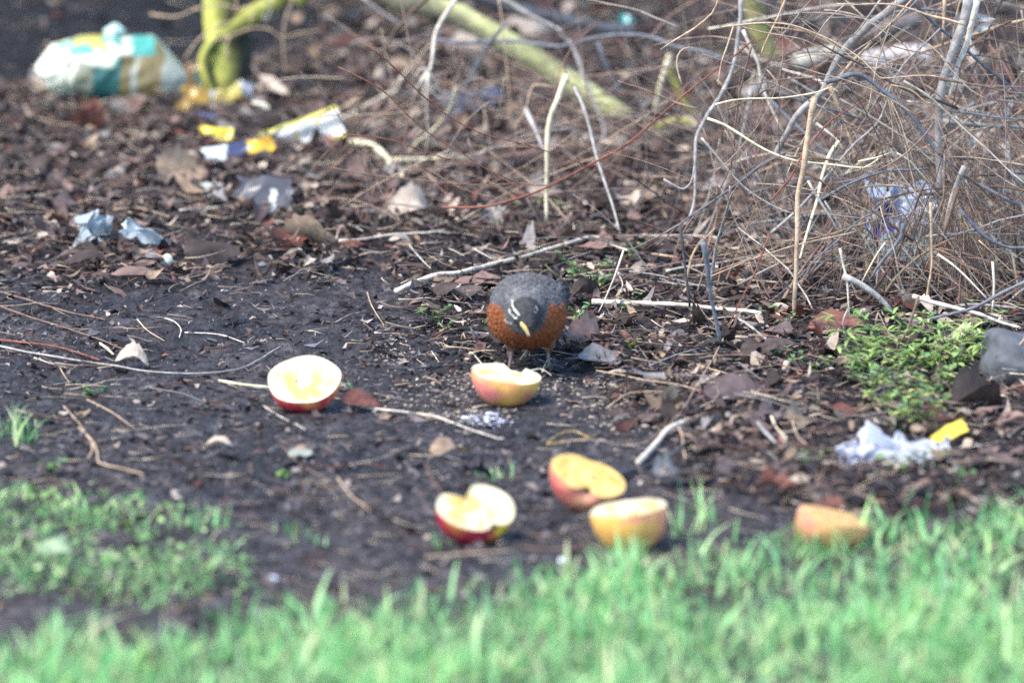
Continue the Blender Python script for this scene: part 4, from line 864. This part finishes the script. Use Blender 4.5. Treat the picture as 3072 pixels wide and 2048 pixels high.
for sx, fx in ((-1.75,-2.15),(2.35,2.55)):
    m = MB(); gz = .15
    tube(m, np.array([(sx,.9,3.2),(sx*.98,1.1,2.6),((sx+fx)/2,.5,1.3),(fx,-.1,gz)])*.01, .0023, .0017, (.15,.10,.08), 8)
    for ta, tl in ((-.55,1.7),(0,2.1),(.55,1.7),(math.pi,1.4)):
        d = np.array([math.sin(ta), -math.cos(ta), 0]); q = np.array([fx,-.1,gz])
        tube(m, np.array([q, q+d*tl*.5+[0,0,.08], q+d*tl*.9, q+d*tl+[0,0,-.12]])*.01, .0013, .0006, (.10,.065,.05), 6)
    link('leg', m, M_HARD, parent=rob)

# ------------------------------------------------------------------ litter left by people
def sheet(n, m, w_, h_, amp, freq, seed, colf, fold=0.0, torn_=.6, crease=0):
    u = np.linspace(-.5, .5, n); v = np.linspace(-.5, .5, m); U, Vv = np.meshgrid(u, v, indexing='ij')
    r1 = 1-np.abs(2*fbm(U*freq+seed, Vv*freq*h_/w_+seed, seed, 2)-.72)*1.8; r2 = fbm(U*freq*.6+9, Vv*freq*.6, seed+5, 2)
    an = np.arctan2(Vv, U); rad = np.maximum(np.abs(U), np.abs(Vv))*2
    torn = 1-torn_*rad**2*(fbm(np.cos(an)*2.2+seed, np.sin(an)*2.2+seed, seed+7, 3))*1.5
    x = U*w_*(1-.25*(r2-.4))*torn; y = Vv*h_*(1-.3*(r1-.4))*torn; z = amp*(r1-.4)+amp*1.2*(r2-.4)+fold*np.cos(U*math.pi)
    if crease:
        rc_ = np.random.default_rng(seed); z = z*.35
        for i in range(crease):
            a_ = rc_.uniform(0, 6.28); f_ = rc_.uniform(.8, 2.6)
            ph_ = (U*math.cos(a_)+Vv*math.sin(a_))*f_+rc_.random()+.25*(r2-.4); tri = np.abs((ph_ % 1)*2-1)
            z = z+amp*.55*(tri-.5)/f_**.5; x = x+amp*.25*math.cos(a_)*(tri-.5); y = y+amp*.25*math.sin(a_)*(tri-.5)
    e = .03*(vn(U*30, Vv*30, seed)-.5); x = x+e*w_*(np.abs(Vv) > .45); y = y+e*h_*(np.abs(U) > .45)
    c = np.array([[colf(a, b) for b in v] for a in u]); mb = MB(); mb.add(np.stack([x, y, z], -1).reshape(-1, 3), gridq(n, m), None, c.reshape(-1, 3)); return mb
def scrap(name, label, cat, px, py, mb, m, rot, lift=.012, Y=None):
    p = ground(px, py) if Y is None else at(px, py, Y); o = link(name, mb, m); o.location = (p[0], p[1], p[2]+lift); o.rotation_euler = rot
    return tag(o, label, cat)
# striped bag: an inflated, crumpled plastic bag with a knot of gathered plastic on top
bgY = yrow(318); kx = mpp(bgY)
bag = tag(empty('striped_plastic_bag', at(335, 318, bgY)), 'crumpled white, turquoise and brown striped plastic bag lying on the dark litter', 'bag')
nu, nv = 70, 56
th = np.linspace(0, math.pi, nu); ph = np.linspace(0, 2*math.pi, nv, endpoint=False); TH, PH = np.meshgrid(th, ph, indexing='ij')
xs = -np.cos(TH); s_ = np.sin(TH)**.62
wx, top = 229, interp(xs, [(-1,.05),(-.8,.55),(-.4,.80),(0,.86),(.3,.92),(.55,.92),(.75,.55),(1,.02)])
bot = interp(xs, [(-1,-.02),(-.8,-.5),(-.5,-.62),(.3,-.8),(.8,-.75),(1,-.3)])
zz = np.where(np.sin(PH) > 0, np.sin(PH)*top, -np.sin(PH)*bot)*128*np.clip(np.sin(TH)*6, 0, 1)
yyb = np.cos(PH)*s_*95
cr = (1-np.abs(2*fbm(xs*2.9+PH*.9+7, PH*1.9+xs+5, 41, 4)-.9)*2.4)
V = np.stack([xs*wx, yyb*(1+.17*(cr-.3)), zz*(1+.07*(cr-.3))], -1)*kx
zn = zz/128
def bagc(x, z, cr_, p):
    W_, TQ, GR, TN, GY, CL, YL = map(np.array, [(.86,.86,.66),(.10,.42,.35),(.035,.13,.115),(.25,.19,.075),(.30,.30,.21),(.40,.42,.34),(.56,.50,.14)])
    if x < -.62: c = W_
    elif x < -.46: c = W_ if math.sin(x*60) > -.2 else GY*.7
    elif x < -.20: c = GY
    elif x < .14: c = GR
    elif x < .28: c = TN*.85
    elif x < .36: c = CL
    elif x < .68: c = TN
    else: c = CL
    band = .42-.34*abs(x+.55) if x < .1 else (.52 if x < .56 else 9)
    if x > -.72 and z > band and x < .56:
        c = TQ if cr_ < .48+.25*math.sin(x*23) else W_*.95
        if x < -.05 and z > band+.30+.05*math.sin(x*30): c = YL
    return c
C = np.array([[bagc(xs[i, j]+.03*(cr[i, j]-.3), zn[i, j]+.07*(cr[i, j]-.3), cr[i, j], PH[i, j]) for j in range(nv)] for i in range(nu)])
mb = MB(); mb.add(V.reshape(-1, 3), gridq(nu, nv, True), None, C.reshape(-1, 3)); bo = link('bag_body', mb, M_PLAST, parent=bag); bo.location = (0, 0, .046); bo.rotation_euler = (0, .06, 0)
f = np.linspace(0, 1, 10); a = np.arange(16)*2*math.pi/16
rk = np.interp(f, [0,.25,.6,1], [34,20,26,4])[:, None]*(1+.35*np.sin(a*4+f[:, None]*3))*kx
V = np.stack([rk*np.cos(a)+f[:, None]*8*kx, rk*np.sin(a), (f*52)[:, None]*kx*np.ones(16)], -1)
mb = MB(); mb.add(V.reshape(-1, 3), gridq(10, 16, True), None, np.repeat(np.array([(.10,.42,.36)]*3+[(.62,.80,.74)]*7), 16, 0)); o = link('knot', mb, M_PLAST, parent=bag); o.location = (.003, -.01, .046+100*kx)
# crushed carton: a flattened box, bent, with printed patches
cY = yrow(452); kc = mpp(cY); ct = tag(empty('crushed_carton', at(905, 402, cY)), 'crushed white carton with yellow edges and a red mark, propped on the litter', 'carton')
n1, n2 = 44, 26
def carton(w_, h_, d_, colf, bend):
    # closed slab: two faces and four sides
    u = np.linspace(-.5, .5, n1); v = np.linspace(-.5, .5, n2); U, Vv = np.meshgrid(u, v, indexing='ij')
    hh = h_*(1-.22*(.5-U)); zf = bend*np.cos(U*math.pi)+.0025*(fbm(U*6+3, Vv*5, 61, 3)-.45)
    A = np.stack([U*w_, zf*0-d_/2+zf*.8-.004*np.sin(Vv*9), Vv*hh], -1); B = np.stack([U*w_, zf*0+d_/2+zf*.8, Vv*hh], -1)
    m = MB(); cA = np.array([[colf(a, b) for b in v] for a in u]).reshape(-1, 3)
    m.add(A.reshape(-1, 3), gridq(n1, n2), None, cA); m.add(B.reshape(-1, 3), gridq(n1, n2), None, (.5,.48,.42))
    for (p, q_, cc) in ((A[:, 0], B[:, 0], (.60,.30,.05)), (A[:, -1], B[:, -1], (.72,.66,.18)), (A[0], B[0], (.7,.7,.66)), (A[-1], B[-1], (.72,.74,.74))):
        k = len(p); m.add(np.vstack([p, q_]), np.stack([np.arange(k-1), np.arange(1, k), np.arange(1, k)+k, np.arange(k-1)+k], 1), None, cc)
    return m
def cf(u, v):
    c = np.array((.82,.83,.80))
    if v > .36: c = np.array((.76,.72,.16))
    if v < -.40: c = np.array((.68,.40,.04)) if u < .12 else np.array((.75,.58,.10))
    if v < -.34 and .22 < u < .33: c = np.array((.35,.01,.06))
    if abs(u+.26) < .05 and abs(v+.14) < .13: c = np.array((.30,.33,.30))
    if abs(u-.10) < .07 and abs(v-.06) < .2: c = np.array((.48,.52,.50))
    if abs(u+.06) < .04 and abs(v-.02) < .12: c = np.array((.80,.68,.28))
    if abs(u-.22) < .025 and abs(v-.22) < .08: c = np.array((.80,.62,.12))
    if abs(u-.31) < .08 and abs(v-.26) < .035: c = np.array((.5,.5,.58))
    if abs(u-.02) < .2 and abs(v+.28) < .03 and math.sin(u*90) > .2: c = np.array((.45,.5,.5))
    return c
o = link('printed_panel', carton(250*kc, 104*kc, .012, cf, .006), M_PAPER, parent=ct); o.rotation_euler = (math.radians(-22), math.radians(-17), .08)
o = link('torn_flap', sheet(16, 10, 74*kc, 24*kc, .004, 3, 3, lambda u, v: (.78,.74,.55)), M_PAPER, parent=ct); o.location = (-.055, .01, .038); o.rotation_euler = (.7, .20, 0)
scrap('yellow_wrapper_scrap', 'torn yellow wrapper scrap lying left of the crushed carton', 'wrapper', 648, 452, sheet(24, 10, .050, .024, .006, 3, 8, lambda u, v: (.78,.62,.05), 0, .3), M_PLAST, (1.0, .02, .1), .022)
scrap('foil_strip', 'white, navy and orange striped foil strip below the crushed carton', 'wrapper', 712, 500, sheet(60, 12, .108, .028, .006, 3, 12, lambda u, v: (.72,.80,.80) if u < -.12 else ((.06,.07,.14) if u < .14 else (.78,.45,.04)), 0, .25), M_PLAST, (.95, -.14, .12), .022)
scrap('brown_wrapper_sheet', 'folded mustard brown and white wrapper under the mossy trunk', 'wrapper', 592, 342, sheet(34, 22, .075, .060, .010, 3, 15, lambda u, v: (.36,.22,.04) if u < .28 else (.50,.52,.55)), M_PLAST, (.62, .1, .3), .022)
scrap('navy_plastic_strip', 'thin navy blue plastic edge under the mustard brown wrapper', 'wrapper', 600, 377, sheet(30, 6, .078, .014, .003, 2, 19, lambda u, v: (.13,.15,.33)), M_PLAST, (.7, 0, 0))
scrap('yellow_wrapper_sheet', 'yellow and grey crumpled wrapper at the foot of the mossy trunk', 'wrapper', 690, 318, sheet(34, 16, .075, .042, .012, 3, 23, lambda u, v: (.46,.38,.08) if u < .25 else (.45,.47,.52)), M_PLAST, (.7, -.2, .1), .015)
scrap('teal_plastic_scrap', 'dark teal plastic scrap beside the mossy trunk', 'wrapper', 612, 290, sheet(20, 14, .04, .06, .008, 3, 27, lambda u, v: (.03,.12,.14)), M_PLAST, (.9, 0, .3), .02)
scrap('brown_plastic_scrap', 'brown plastic flap right of the striped bag', 'wrapper', 585, 290, sheet(20, 14, .06, .07, .008, 3, 29, lambda u, v: (.20,.12,.05)), M_PLAST, (.9, -.5, .3), .03)
scrap('clear_wrapper', 'dull clear wrapper with one white crease, sunk in the litter', 'wrapper', 795, 632, sheet(44, 30, .105, .075, .018, 2.2, 33, lambda u, v: (.70,.72,.66) if abs(u-.10-.05*v) < .035 and v < .1 else ((.4,.2,.03) if u < -.28 and abs(v+u*.8+.45) < .05 else (.10,.095,.10)), 0, .5, 3), M_PLAST, (.72, .0, .05), .024)
scrap('blue_grey_plastic_scrap', 'crumpled pale blue plastic scrap standing up on the mud edge', 'wrapper', 285, 745, sheet(60, 50, .070, .070, .030, 3.2, 37, lambda u, v: (.36,.41,.43), 0, .7, 5), M_PLAST, (.85, .1, .4), .02)
scrap('blue_grey_plastic_strip', 'twisted pale blue plastic strip right of the standing scrap', 'wrapper', 440, 765, sheet(44, 14, .095, .035, .018, 3, 43, lambda u, v: (.66,.70,.66) if u < -.36 else (.30,.35,.38), 0, .5, 4), M_PLAST, (.7, .42, -.1), .022)
scrap('white_plug', 'tiny white plug on the upturned leaf tip', 'litter', 500, 803, ico((.75,.6,.95), (0,0,0), (.82,.80,.70), None, 2), M_PAPER, (0, .3, 0), .008)
tis = scrap('white_tissue', 'crumpled white tissue lying in front of the leafy weeds', 'tissue', 2695, 1392, sheet(90, 70, .140, .085, .036, 2.6, 47, lambda u, v: (.62,.63,.69), 0, .45, 7), M_PAPER, (.30, .06, -.05), .012)
scrap('white_tissue_piece', 'small white torn tissue piece left of the crumpled tissue', 'tissue', 2575, 1392, sheet(50, 40, .060, .045, .020, 3, 49, lambda u, v: (.55,.56,.62), 0, .5, 5), M_PAPER, (.5, -.1, .2), .012)
scrap('yellow_tag', 'small bent yellow tag lying right of the white tissue', 'tag', 2848, 1358, sheet(22, 8, .042, .020, .002, 2, 51, lambda u, v: (.75,.60,.08), .004, .08), M_PAPER, (.85, -.50, .15), .020)
scrap('blue_plastic_bag', 'pale blue plastic bag with dark blue print caught inside the bare shrub', 'bag', 2710, 640, sheet(70, 60, .115, .135, .050, 3.0, 53, lambda u, v: (.03,.04,.42) if (-.45 < u < -.18 and -.12 < v < .12 and math.sin(u*70+v*30) > -.5) else ((.36,.44,.56) if v > -.15 else (.22,.31,.31)), 0, .5, 6), M_PLAST, (1.25, 0, .1), -.01, yrow(815))
scrap('turquoise_scrap', 'tiny bright turquoise scrap on the dark far log', 'wrapper', 1878, 82, sheet(24, 12, .036, .020, .010, 3, 57, lambda u, v: (.06,.34,.30) if abs(u) > .1 else (.55,.8,.75)), M_PLAST, (.9, .2, .1), .01, yrow(275))
scrap('grey_plastic_sheet', 'grey-blue plastic sheet lying among leaves behind the pale curved branch', 'wrapper', 1420, 345, sheet(34, 16, .120, .10, .008, 2, 59, lambda u, v: (.10,.115,.15)), M_PLAST, (.35, -.15, -.1), .02)
scrap('pale_paper_scrap', 'pale paper scrap left of the clear wrapper', 'paper', 640, 592, sheet(20, 12, .042, .030, .006, 3, 63, lambda u, v: (.55,.56,.50)), M_PAPER, (.7, 0, .1))
scrap('white_leaf_scrap', 'pale flat scrap lying on mud by the brown stalk', 'leaf', 905, 1375, sheet(24, 8, .042, .026, .003, 2, 65, lambda u, v: (.34,.36,.30)), M_PAPER, (.25, .0, -.1), .006)
scrap('pale_grass_edge_leaf', 'pale curled leaf lying in the low green weeds', 'leaf', 165, 1708, sheet(24, 16, .050, .036, .012, 2, 67, lambda u, v: (.40,.52,.30)), M_GREEN, (.6, -.3, .1), .02)
for px, py, s, lab in ((818,1748,.0055,'white round pebble in the soil before the grass, below the low green weeds'),(1688,1688,.0045,'white round pebble at the grass edge below the apple halves')):
    scrap('white_pebble', lab, 'pebble', px, py, ico((s*100,s*90,s*80), (0,0,0), (.78,.80,.86), None, 2), M_STONE, (0, 0, .3), s*.6)
fs = scrap('flat_stone', 'flat dark grey stone at the edge behind the leafy weeds', 'stone', 3085, 1135, MB().add(*(lambda: (lambda b: (b[0], None, b[1], (.10,.105,.112)))((lambda bm: (bmesh.ops.create_icosphere(bm, subdivisions=4, radius=1), (np.array([np.sign(v.co[:])*np.abs(v.co[:])**.6*np.array([.048,.05,.034])*(1+.3*(vn(v.co.x*2+9, v.co.y*2+v.co.z*2+9, 4)-.5)) for v in bm.verts]), np.array([[v.index for v in f.verts] for f in bm.faces])))[1])(bmesh.new())))()), M_STONE, (.25, .1, .3), .014)
# bird dropping and seed crumbs
def pellets(mb, n, cx, cy, sx, sy, rad, cols, rng, flat=.6):
    bm = bmesh.new(); bmesh.ops.create_icosphere(bm, subdivisions=1, radius=1); W = np.array([v.co[:] for v in bm.verts]); Tq = np.array([[v.index for v in f.verts] for f in bm.faces]); bm.free()
    for i in range(n):
        p = ground(cx+rng.normal(0, sx), cy+rng.normal(0, sy)); r = rng.gamma(4, rad/4)
        p[2] += float(gfine(p[0], p[1]))+r*.3
        mb.add(W*np.array([r*rng.uniform(.7, 1.5), r*rng.uniform(.7, 1.5), r*flat])*(1+.28*rng.normal(0, 1, (len(W), 1)))+p, None, Tq, np.array(cols[rng.integers(len(cols))])*rng.uniform(.8, 1.1))
rq = np.random.default_rng(9); mb = MB(); pellets(mb, 110, 1450, 1260, 44, 9, .0018, [(.80,.80,.86),(.55,.55,.62)], rq, .18)
tag(link('bird_dropping', mb, M_STONE), 'white bird dropping splashed on the mud before the bitten apple half', 'dropping', kind='stuff')
mb = MB()
for cx, cy, sx, sy, k in ((1330,1165,70,22,260),(1250,1215,60,14,150),(1390,1245,60,9,200),(1830,1190,60,22,300),(1900,1262,55,14,200),(1190,1065,45,14,130),(1620,1170,60,16,110),(2170,1360,30,10,70),(1500,1140,70,14,140)):
    pellets(mb, k, cx, cy, sx*1.2, sy*1.25, .0012, [(.40,.33,.24),(.22,.17,.13),(.48,.41,.31),(.16,.13,.11),(.30,.25,.22)], rq)
tag(link('seed_crumbs', mb, M_STONE), 'pale seed husks and crumbs strewn round the bitten apple half', 'seed crumbs', kind='stuff')

# ------------------------------------------------------------------ green plants
GC = [(.16,.31,.09),(.24,.42,.12),(.10,.22,.07),(.33,.48,.15),(.20,.36,.15)]
def weed(name, label, px, py, hgt, nst, nlf, lw, rng, spread=.5, group='small green weeds in the litter', cols=GC, narrow=False):
    p = ground(px, py); root = tag(empty(name, p), label, 'plant', group); st = MB(); lf = MB()
    for i in range(nst):
        a = rng.uniform(0, 6.28); L = hgt*rng.uniform(.6, 1.15); d = np.array([math.cos(a)*spread, math.sin(a)*spread*.8, 1])*rng.uniform(.7, 1.1)
        P = smooth_path([np.zeros(3), d*L*.5*np.array([.8,.8,1]), d*L*np.array([1.2,1.2,.9])], .006)
        tube(st, P, .0008, .0004, (.16,.20,.08), 4, .1, rng)
        k = max(2, int(nlf*rng.uniform(.7, 1.2)))
        base = P[np.clip((np.linspace(.25, 1, k)*(len(P)-1)).astype(int), 0, len(P)-1)]
        for b in base:
            for s in range(2 if not narrow else 5):
                an = rng.uniform(0, 6.28); dl = np.array([math.cos(an), math.sin(an), rng.uniform(-.1, .7)]); dl /= np.linalg.norm(dl)
                ll = lw*rng.uniform(.6, 1.3)*(1.5 if narrow else 1); sd_ = np.cross(dl, [0, 0, 1]); sd_ /= np.linalg.norm(sd_)+1e-9; upv = np.cross(sd_, dl)
                ww = ll*(.22 if narrow else .6)
                t = np.linspace(0, 1, 5); wv = np.sin(math.pi*(t*.86+.1))*ww/2
                C0 = b+dl*ll*t[:, None]-np.array([0, 0, 1])*(t**2)[:, None]*ll*.25
                V = np.stack([C0-sd_*wv[:, None]+upv*wv[:, None]*.3, C0, C0+sd_*wv[:, None]+upv*wv[:, None]*.3], 1).reshape(-1, 3)
                lf.add(V, gridq(5, 3), None, np.array(cols[rng.integers(len(cols))])*rng.uniform(.75, 1.25))
    link('stems', st, M_GREEN, parent=root); link('leaves', lf, M_GREEN, parent=root); return root
rw = np.random.default_rng(31)
# the leafy clump by the shrub, plant by plant
spots = [(2575,1045),(2650,1030),(2760,1010),(2850,1030),(2590,1095),(2700,1080),(2790,1080),(2880,1070),(2610,1150),(2690,1140),(2770,1145),(2850,1130),(2650,1200),(2740,1200),(2820,1185),(2690,1245),(2770,1245),(2930,1030)]
for px, py in spots:
    back = py < 1120
    lab = ('narrow-leaved green weed ' if back else 'round-leaved bright weed ')+('at the far side' if py < 1050 else 'in the heart' if py < 1160 else 'at the near edge')+' of the leafy clump'+(' by the standing sticks' if px < 2620 else ' by the stone' if px > 2830 else '')
    weed('leafy_weed', lab, px, py+50, .056 if back else .046, 7, 4, .010 if not back else .011, rw, .55, 'weeds of the leafy clump', [(.30,.46,.14),(.42,.58,.18),(.20,.34,.11),(.54,.64,.22)] if back else GC[1:]+[(.58,.62,.20),(.50,.58,.16)], narrow=back)
for px, py, hg, ns, lab in [(1300,968,.020,5,'small bright weed rosette on the mud left of the robin'),(1760,850,.035,8,'little weed with round leaves right of the robin tail'),(1800,875,.03,7,'low weed below the leaning pale twig'),
    (1700,860,.03,5,'small weed close behind the robin'),(1860,945,.025,6,'small weed above the thick whitish stick'),(1740,955,.02,4,'round-leaved seedling right of the robin breast'),(2335,985,.03,3,'clover-like seedling beside the rust-red leaf'),
    (2380,1095,.02,7,'low weed left of the leafy clump'),(2440,1120,.02,6,'low weed joining the leafy clump'),(1750,1055,.012,3,'seedling between pinkish leaf and robin'),(1905,1050,.015,4,'seedling below the thick whitish stick'),
    (920,640,.012,3,'tiny seedling behind the clear wrapper'),(1580,645,.02,3,'seedling left of the cream upright stalk'),(1680,635,.02,3,'seedling right of the cream upright stalk'),(1340,685,.015,3,'seedling on the litter before the pale buff leaf'),
    (275,1190,.012,4,'small weed on the mud below the long grey root'),(1480,1000,.02,4,'small weed at the robin side'),(2430,1400,.016,7,'low weed before the curled tan leaf'),(2700,1420,.02,9,'weed in front of the white tissue'),(2790,1400,.02,8,'weed between tissue and yellow tag'),(2890,1450,.02,9,'weed at the grass edge under the yellow tag'),
    (2950,945,.02,3,'seedling on the curved blue-grey branch'),(150,1425,.02,6,'pale leaf pair at the edge of the mud'),(2640,880,.03,4,'seedling under the thick grey cut branch'),(1330,1000,.02,3,'seedling right of the bright rosette'),(1900,780,.02,5,'seedling at the foot of the grey striped stalk'),(2200,790,.02,4,'seedling under the shrub edge'),(860,1430,.01,2,'tiny seedling on open mud')]:
    weed('small_weed', lab, px, py, hg, ns, 3, .009, rw, .8)
# low cover on the near bank: one mass
def cover(n, rng, dens, L0, L1, cols, hmax, x0=-.95, x1=.95, y0=7.6, y1=10.5):
    x, y = scatter(n, rng, dens, x0, x1, y0, y1); k = len(x)
    cen = np.stack([x, y, gh(x, y)+rng.uniform(.001, hmax, k)], 1); V, Q = cards(cen, rng.uniform(L0, L1, k), rng.uniform(L0, L1, k)*.55, rng, .6)
    return V, Q, np.repeat(np.array(cols)[rng.integers(len(cols), size=k)]*rng.uniform(.7, 1.3, (k, 1)), 4, 0)
def dlow(x, y):
    px, py = to_px(x, y); q = px/G, py/G
    top = interp(q[0], [(-100,1110),(0,1120),(150,1140),(300,1165),(380,1190),(480,1200),(560,1240)]); bt_ = interp(q[0], [(-100,1380),(0,1390),(200,1400),(380,1420),(560,1380)])
    inn = np.clip((q[1]-top)/30, 0, 1)*np.clip((bt_-q[1])/40, 0, 1)*np.clip((620-q[0])/220, 0, 1)
    return inn*np.clip(fbm(x*16, y*7, 71)*3.2-.80, 0, 1)
V, Q, C = cover(52000, rw, dlow, .005, .013, [(.15,.31,.10),(.22,.42,.13),(.36,.56,.20),(.11,.22,.08),(.50,.62,.28)], .022)
mb = MB(); mb.add(V, Q, None, C); LOW = mb
if 0: tag(link('low_green_weeds', mb, M_GREEN), 'low mat of small green weeds on the mud at the grass edge', 'ground cover', kind='stuff')
# grass
def blades(n, rng, dens, h0, h1, w0, y0, y1, cols, lean=.7, x0=-1.1, x1=1.1):
    x, y = scatter(n, rng, dens, x0, x1, y0, y1); k = len(x); S = 6; t = np.linspace(0, 1, S)
    h_ = rng.uniform(h0, h1, k)*(.75+.5*fbm(x*9, y*6, 81)); a = rng.uniform(0, 6.28, k)+rng.normal(0, .4, k); l = np.abs(rng.normal(lean*.7, lean*.5, k))
    d = np.stack([np.cos(a), np.sin(a)], 1)
    hz = h_[:, None]*(t*1.0-.32*np.minimum(l, 1.5)[:, None]*t**2.2); out = h_[:, None]*l[:, None]*t**1.7*.85
    cx = x[:, None]+d[:, :1]*out; cy = y[:, None]+d[:, 1:]*out; cz = gh(x, y)[:, None]+hz-.004
    b = a+math.pi/2+rng.normal(0, .5, k); wv = w0*rng.uniform(.6, 1.4, (k, 1))*(1-t**2.2*.92)[None]/2
    sx, sy = np.cos(b)[:, None]*wv, np.sin(b)[:, None]*wv
    V = np.stack([np.stack([cx-sx, cy-sy, cz], -1), np.stack([cx+sx, cy+sy, cz], -1)], 2)      # k,S,2,3
    base = np.arange(k)[:, None]*S*2+np.arange(S-1)[None]*2; Q = np.stack([base, base+1, base+3, base+2], -1).reshape(-1, 4)
    c = np.array(cols)[rng.integers(len(cols), size=k)]*rng.uniform(.75, 1.25, (k, 1)); c = np.repeat(c, S*2, 0)
    return V.reshape(-1, 3), Q, c
gr = np.random.default_rng(17)
GG = [(.24,.54,.20),(.30,.66,.25),(.37,.72,.29),(.18,.43,.15),(.44,.77,.34),(.53,.75,.29),(.62,.83,.40),(.64,.65,.36),(.15,.34,.11)]
def dgrass(x, y):
    g = grass_amt(x, y); return g**1.5*np.clip(fbm(x*10, y*6, 83)*2.6-.45, .12, 1)
mb = MB()
def addb(*a, **k): V, Q, c = blades(*a, **k); mb.add(V, Q, None, c)
addb(88000, gr, dgrass, .014, .035, .0032, 7.3, 9.6, GG, 1.2)
addb(13000, gr, lambda x, y: dgrass(x, y)*.8, .028, .058, .0042, 7.3, 9.4, GG, 1.2)
addb(2200, gr, lambda x, y: dgrass(x, y)*.7, .040, .072, .0046, 7.3, 9.4, GG, .5)
V, Q, c = blades(44000, gr, lambda x, y: dlow(x, y)*.9, .010, .034, .0024, 7.6, 10.5, GG, 1.5); LOW.add(V, Q, None, c)
tag(link('low_green_weeds', LOW, M_GREEN), 'low mat of small green weeds on the mud at the grass edge', 'ground cover', kind='stuff')
tag(link('grass', mb, M_GRASS), 'bright green soft grass growing along the near edge', 'grass', kind='stuff')
def tuft(label, px, py, n, hgt, lean=.6):
    p = ground(px, py); V, Q, c = blades(n, gr, lambda x, y: np.ones_like(x), hgt*.6, hgt*1.1, .0022, p[1]-.02, p[1]+.02, GG, lean, p[0]-.018, p[0]+.018)
    mb = MB(); mb.add(V-p, Q, None, c); tag(link('grass_tuft', mb, M_GRASS, loc=p), label, 'grass tuft', 'grass tufts on the mud')
for px, py, n, hg, lab in [(560,1575,16,.03,'straggling grass tuft right of the low green weeds'),(640,1580,14,.035,'spiky grass tuft on the mud edge'),(930,1625,12,.02,'flat grass tuft on mud above the pale scraps'),(870,1610,8,.025,'thin grass tuft left of the flat one'),
    (1500,1435,8,.025,'few grass blades left of the pink apple half'),(1460,1432,7,.02,'short curved grass blades on the mud'),(1030,1180,8,.03,'thin grass blades right of the round cut apple half'),(10,1310,18,.05,'long grass tuft at the edge of the mud'),(60,1325,14,.05,'bent grass tuft on the mud margin'),
    (2100,1560,14,.06,'tall grass blades right of the yellow apple half'),(2060,1600,10,.05,'grass blades close to the yellow apple half'),(2500,1660,30,.045,'grass tuft covering the foot of the browned wedge'),(2420,1650,24,.045,'grass tuft before the browned wedge'),(2580,1640,24,.05,'grass tuft right of the browned wedge'),(1880,1665,26,.03,'grass tuft covering the foot of the yellow apple half'),(1320,1640,8,.025,'thin grass blades below the heart shaped apple half')]:
    tuft(lab, px, py, n, hg)
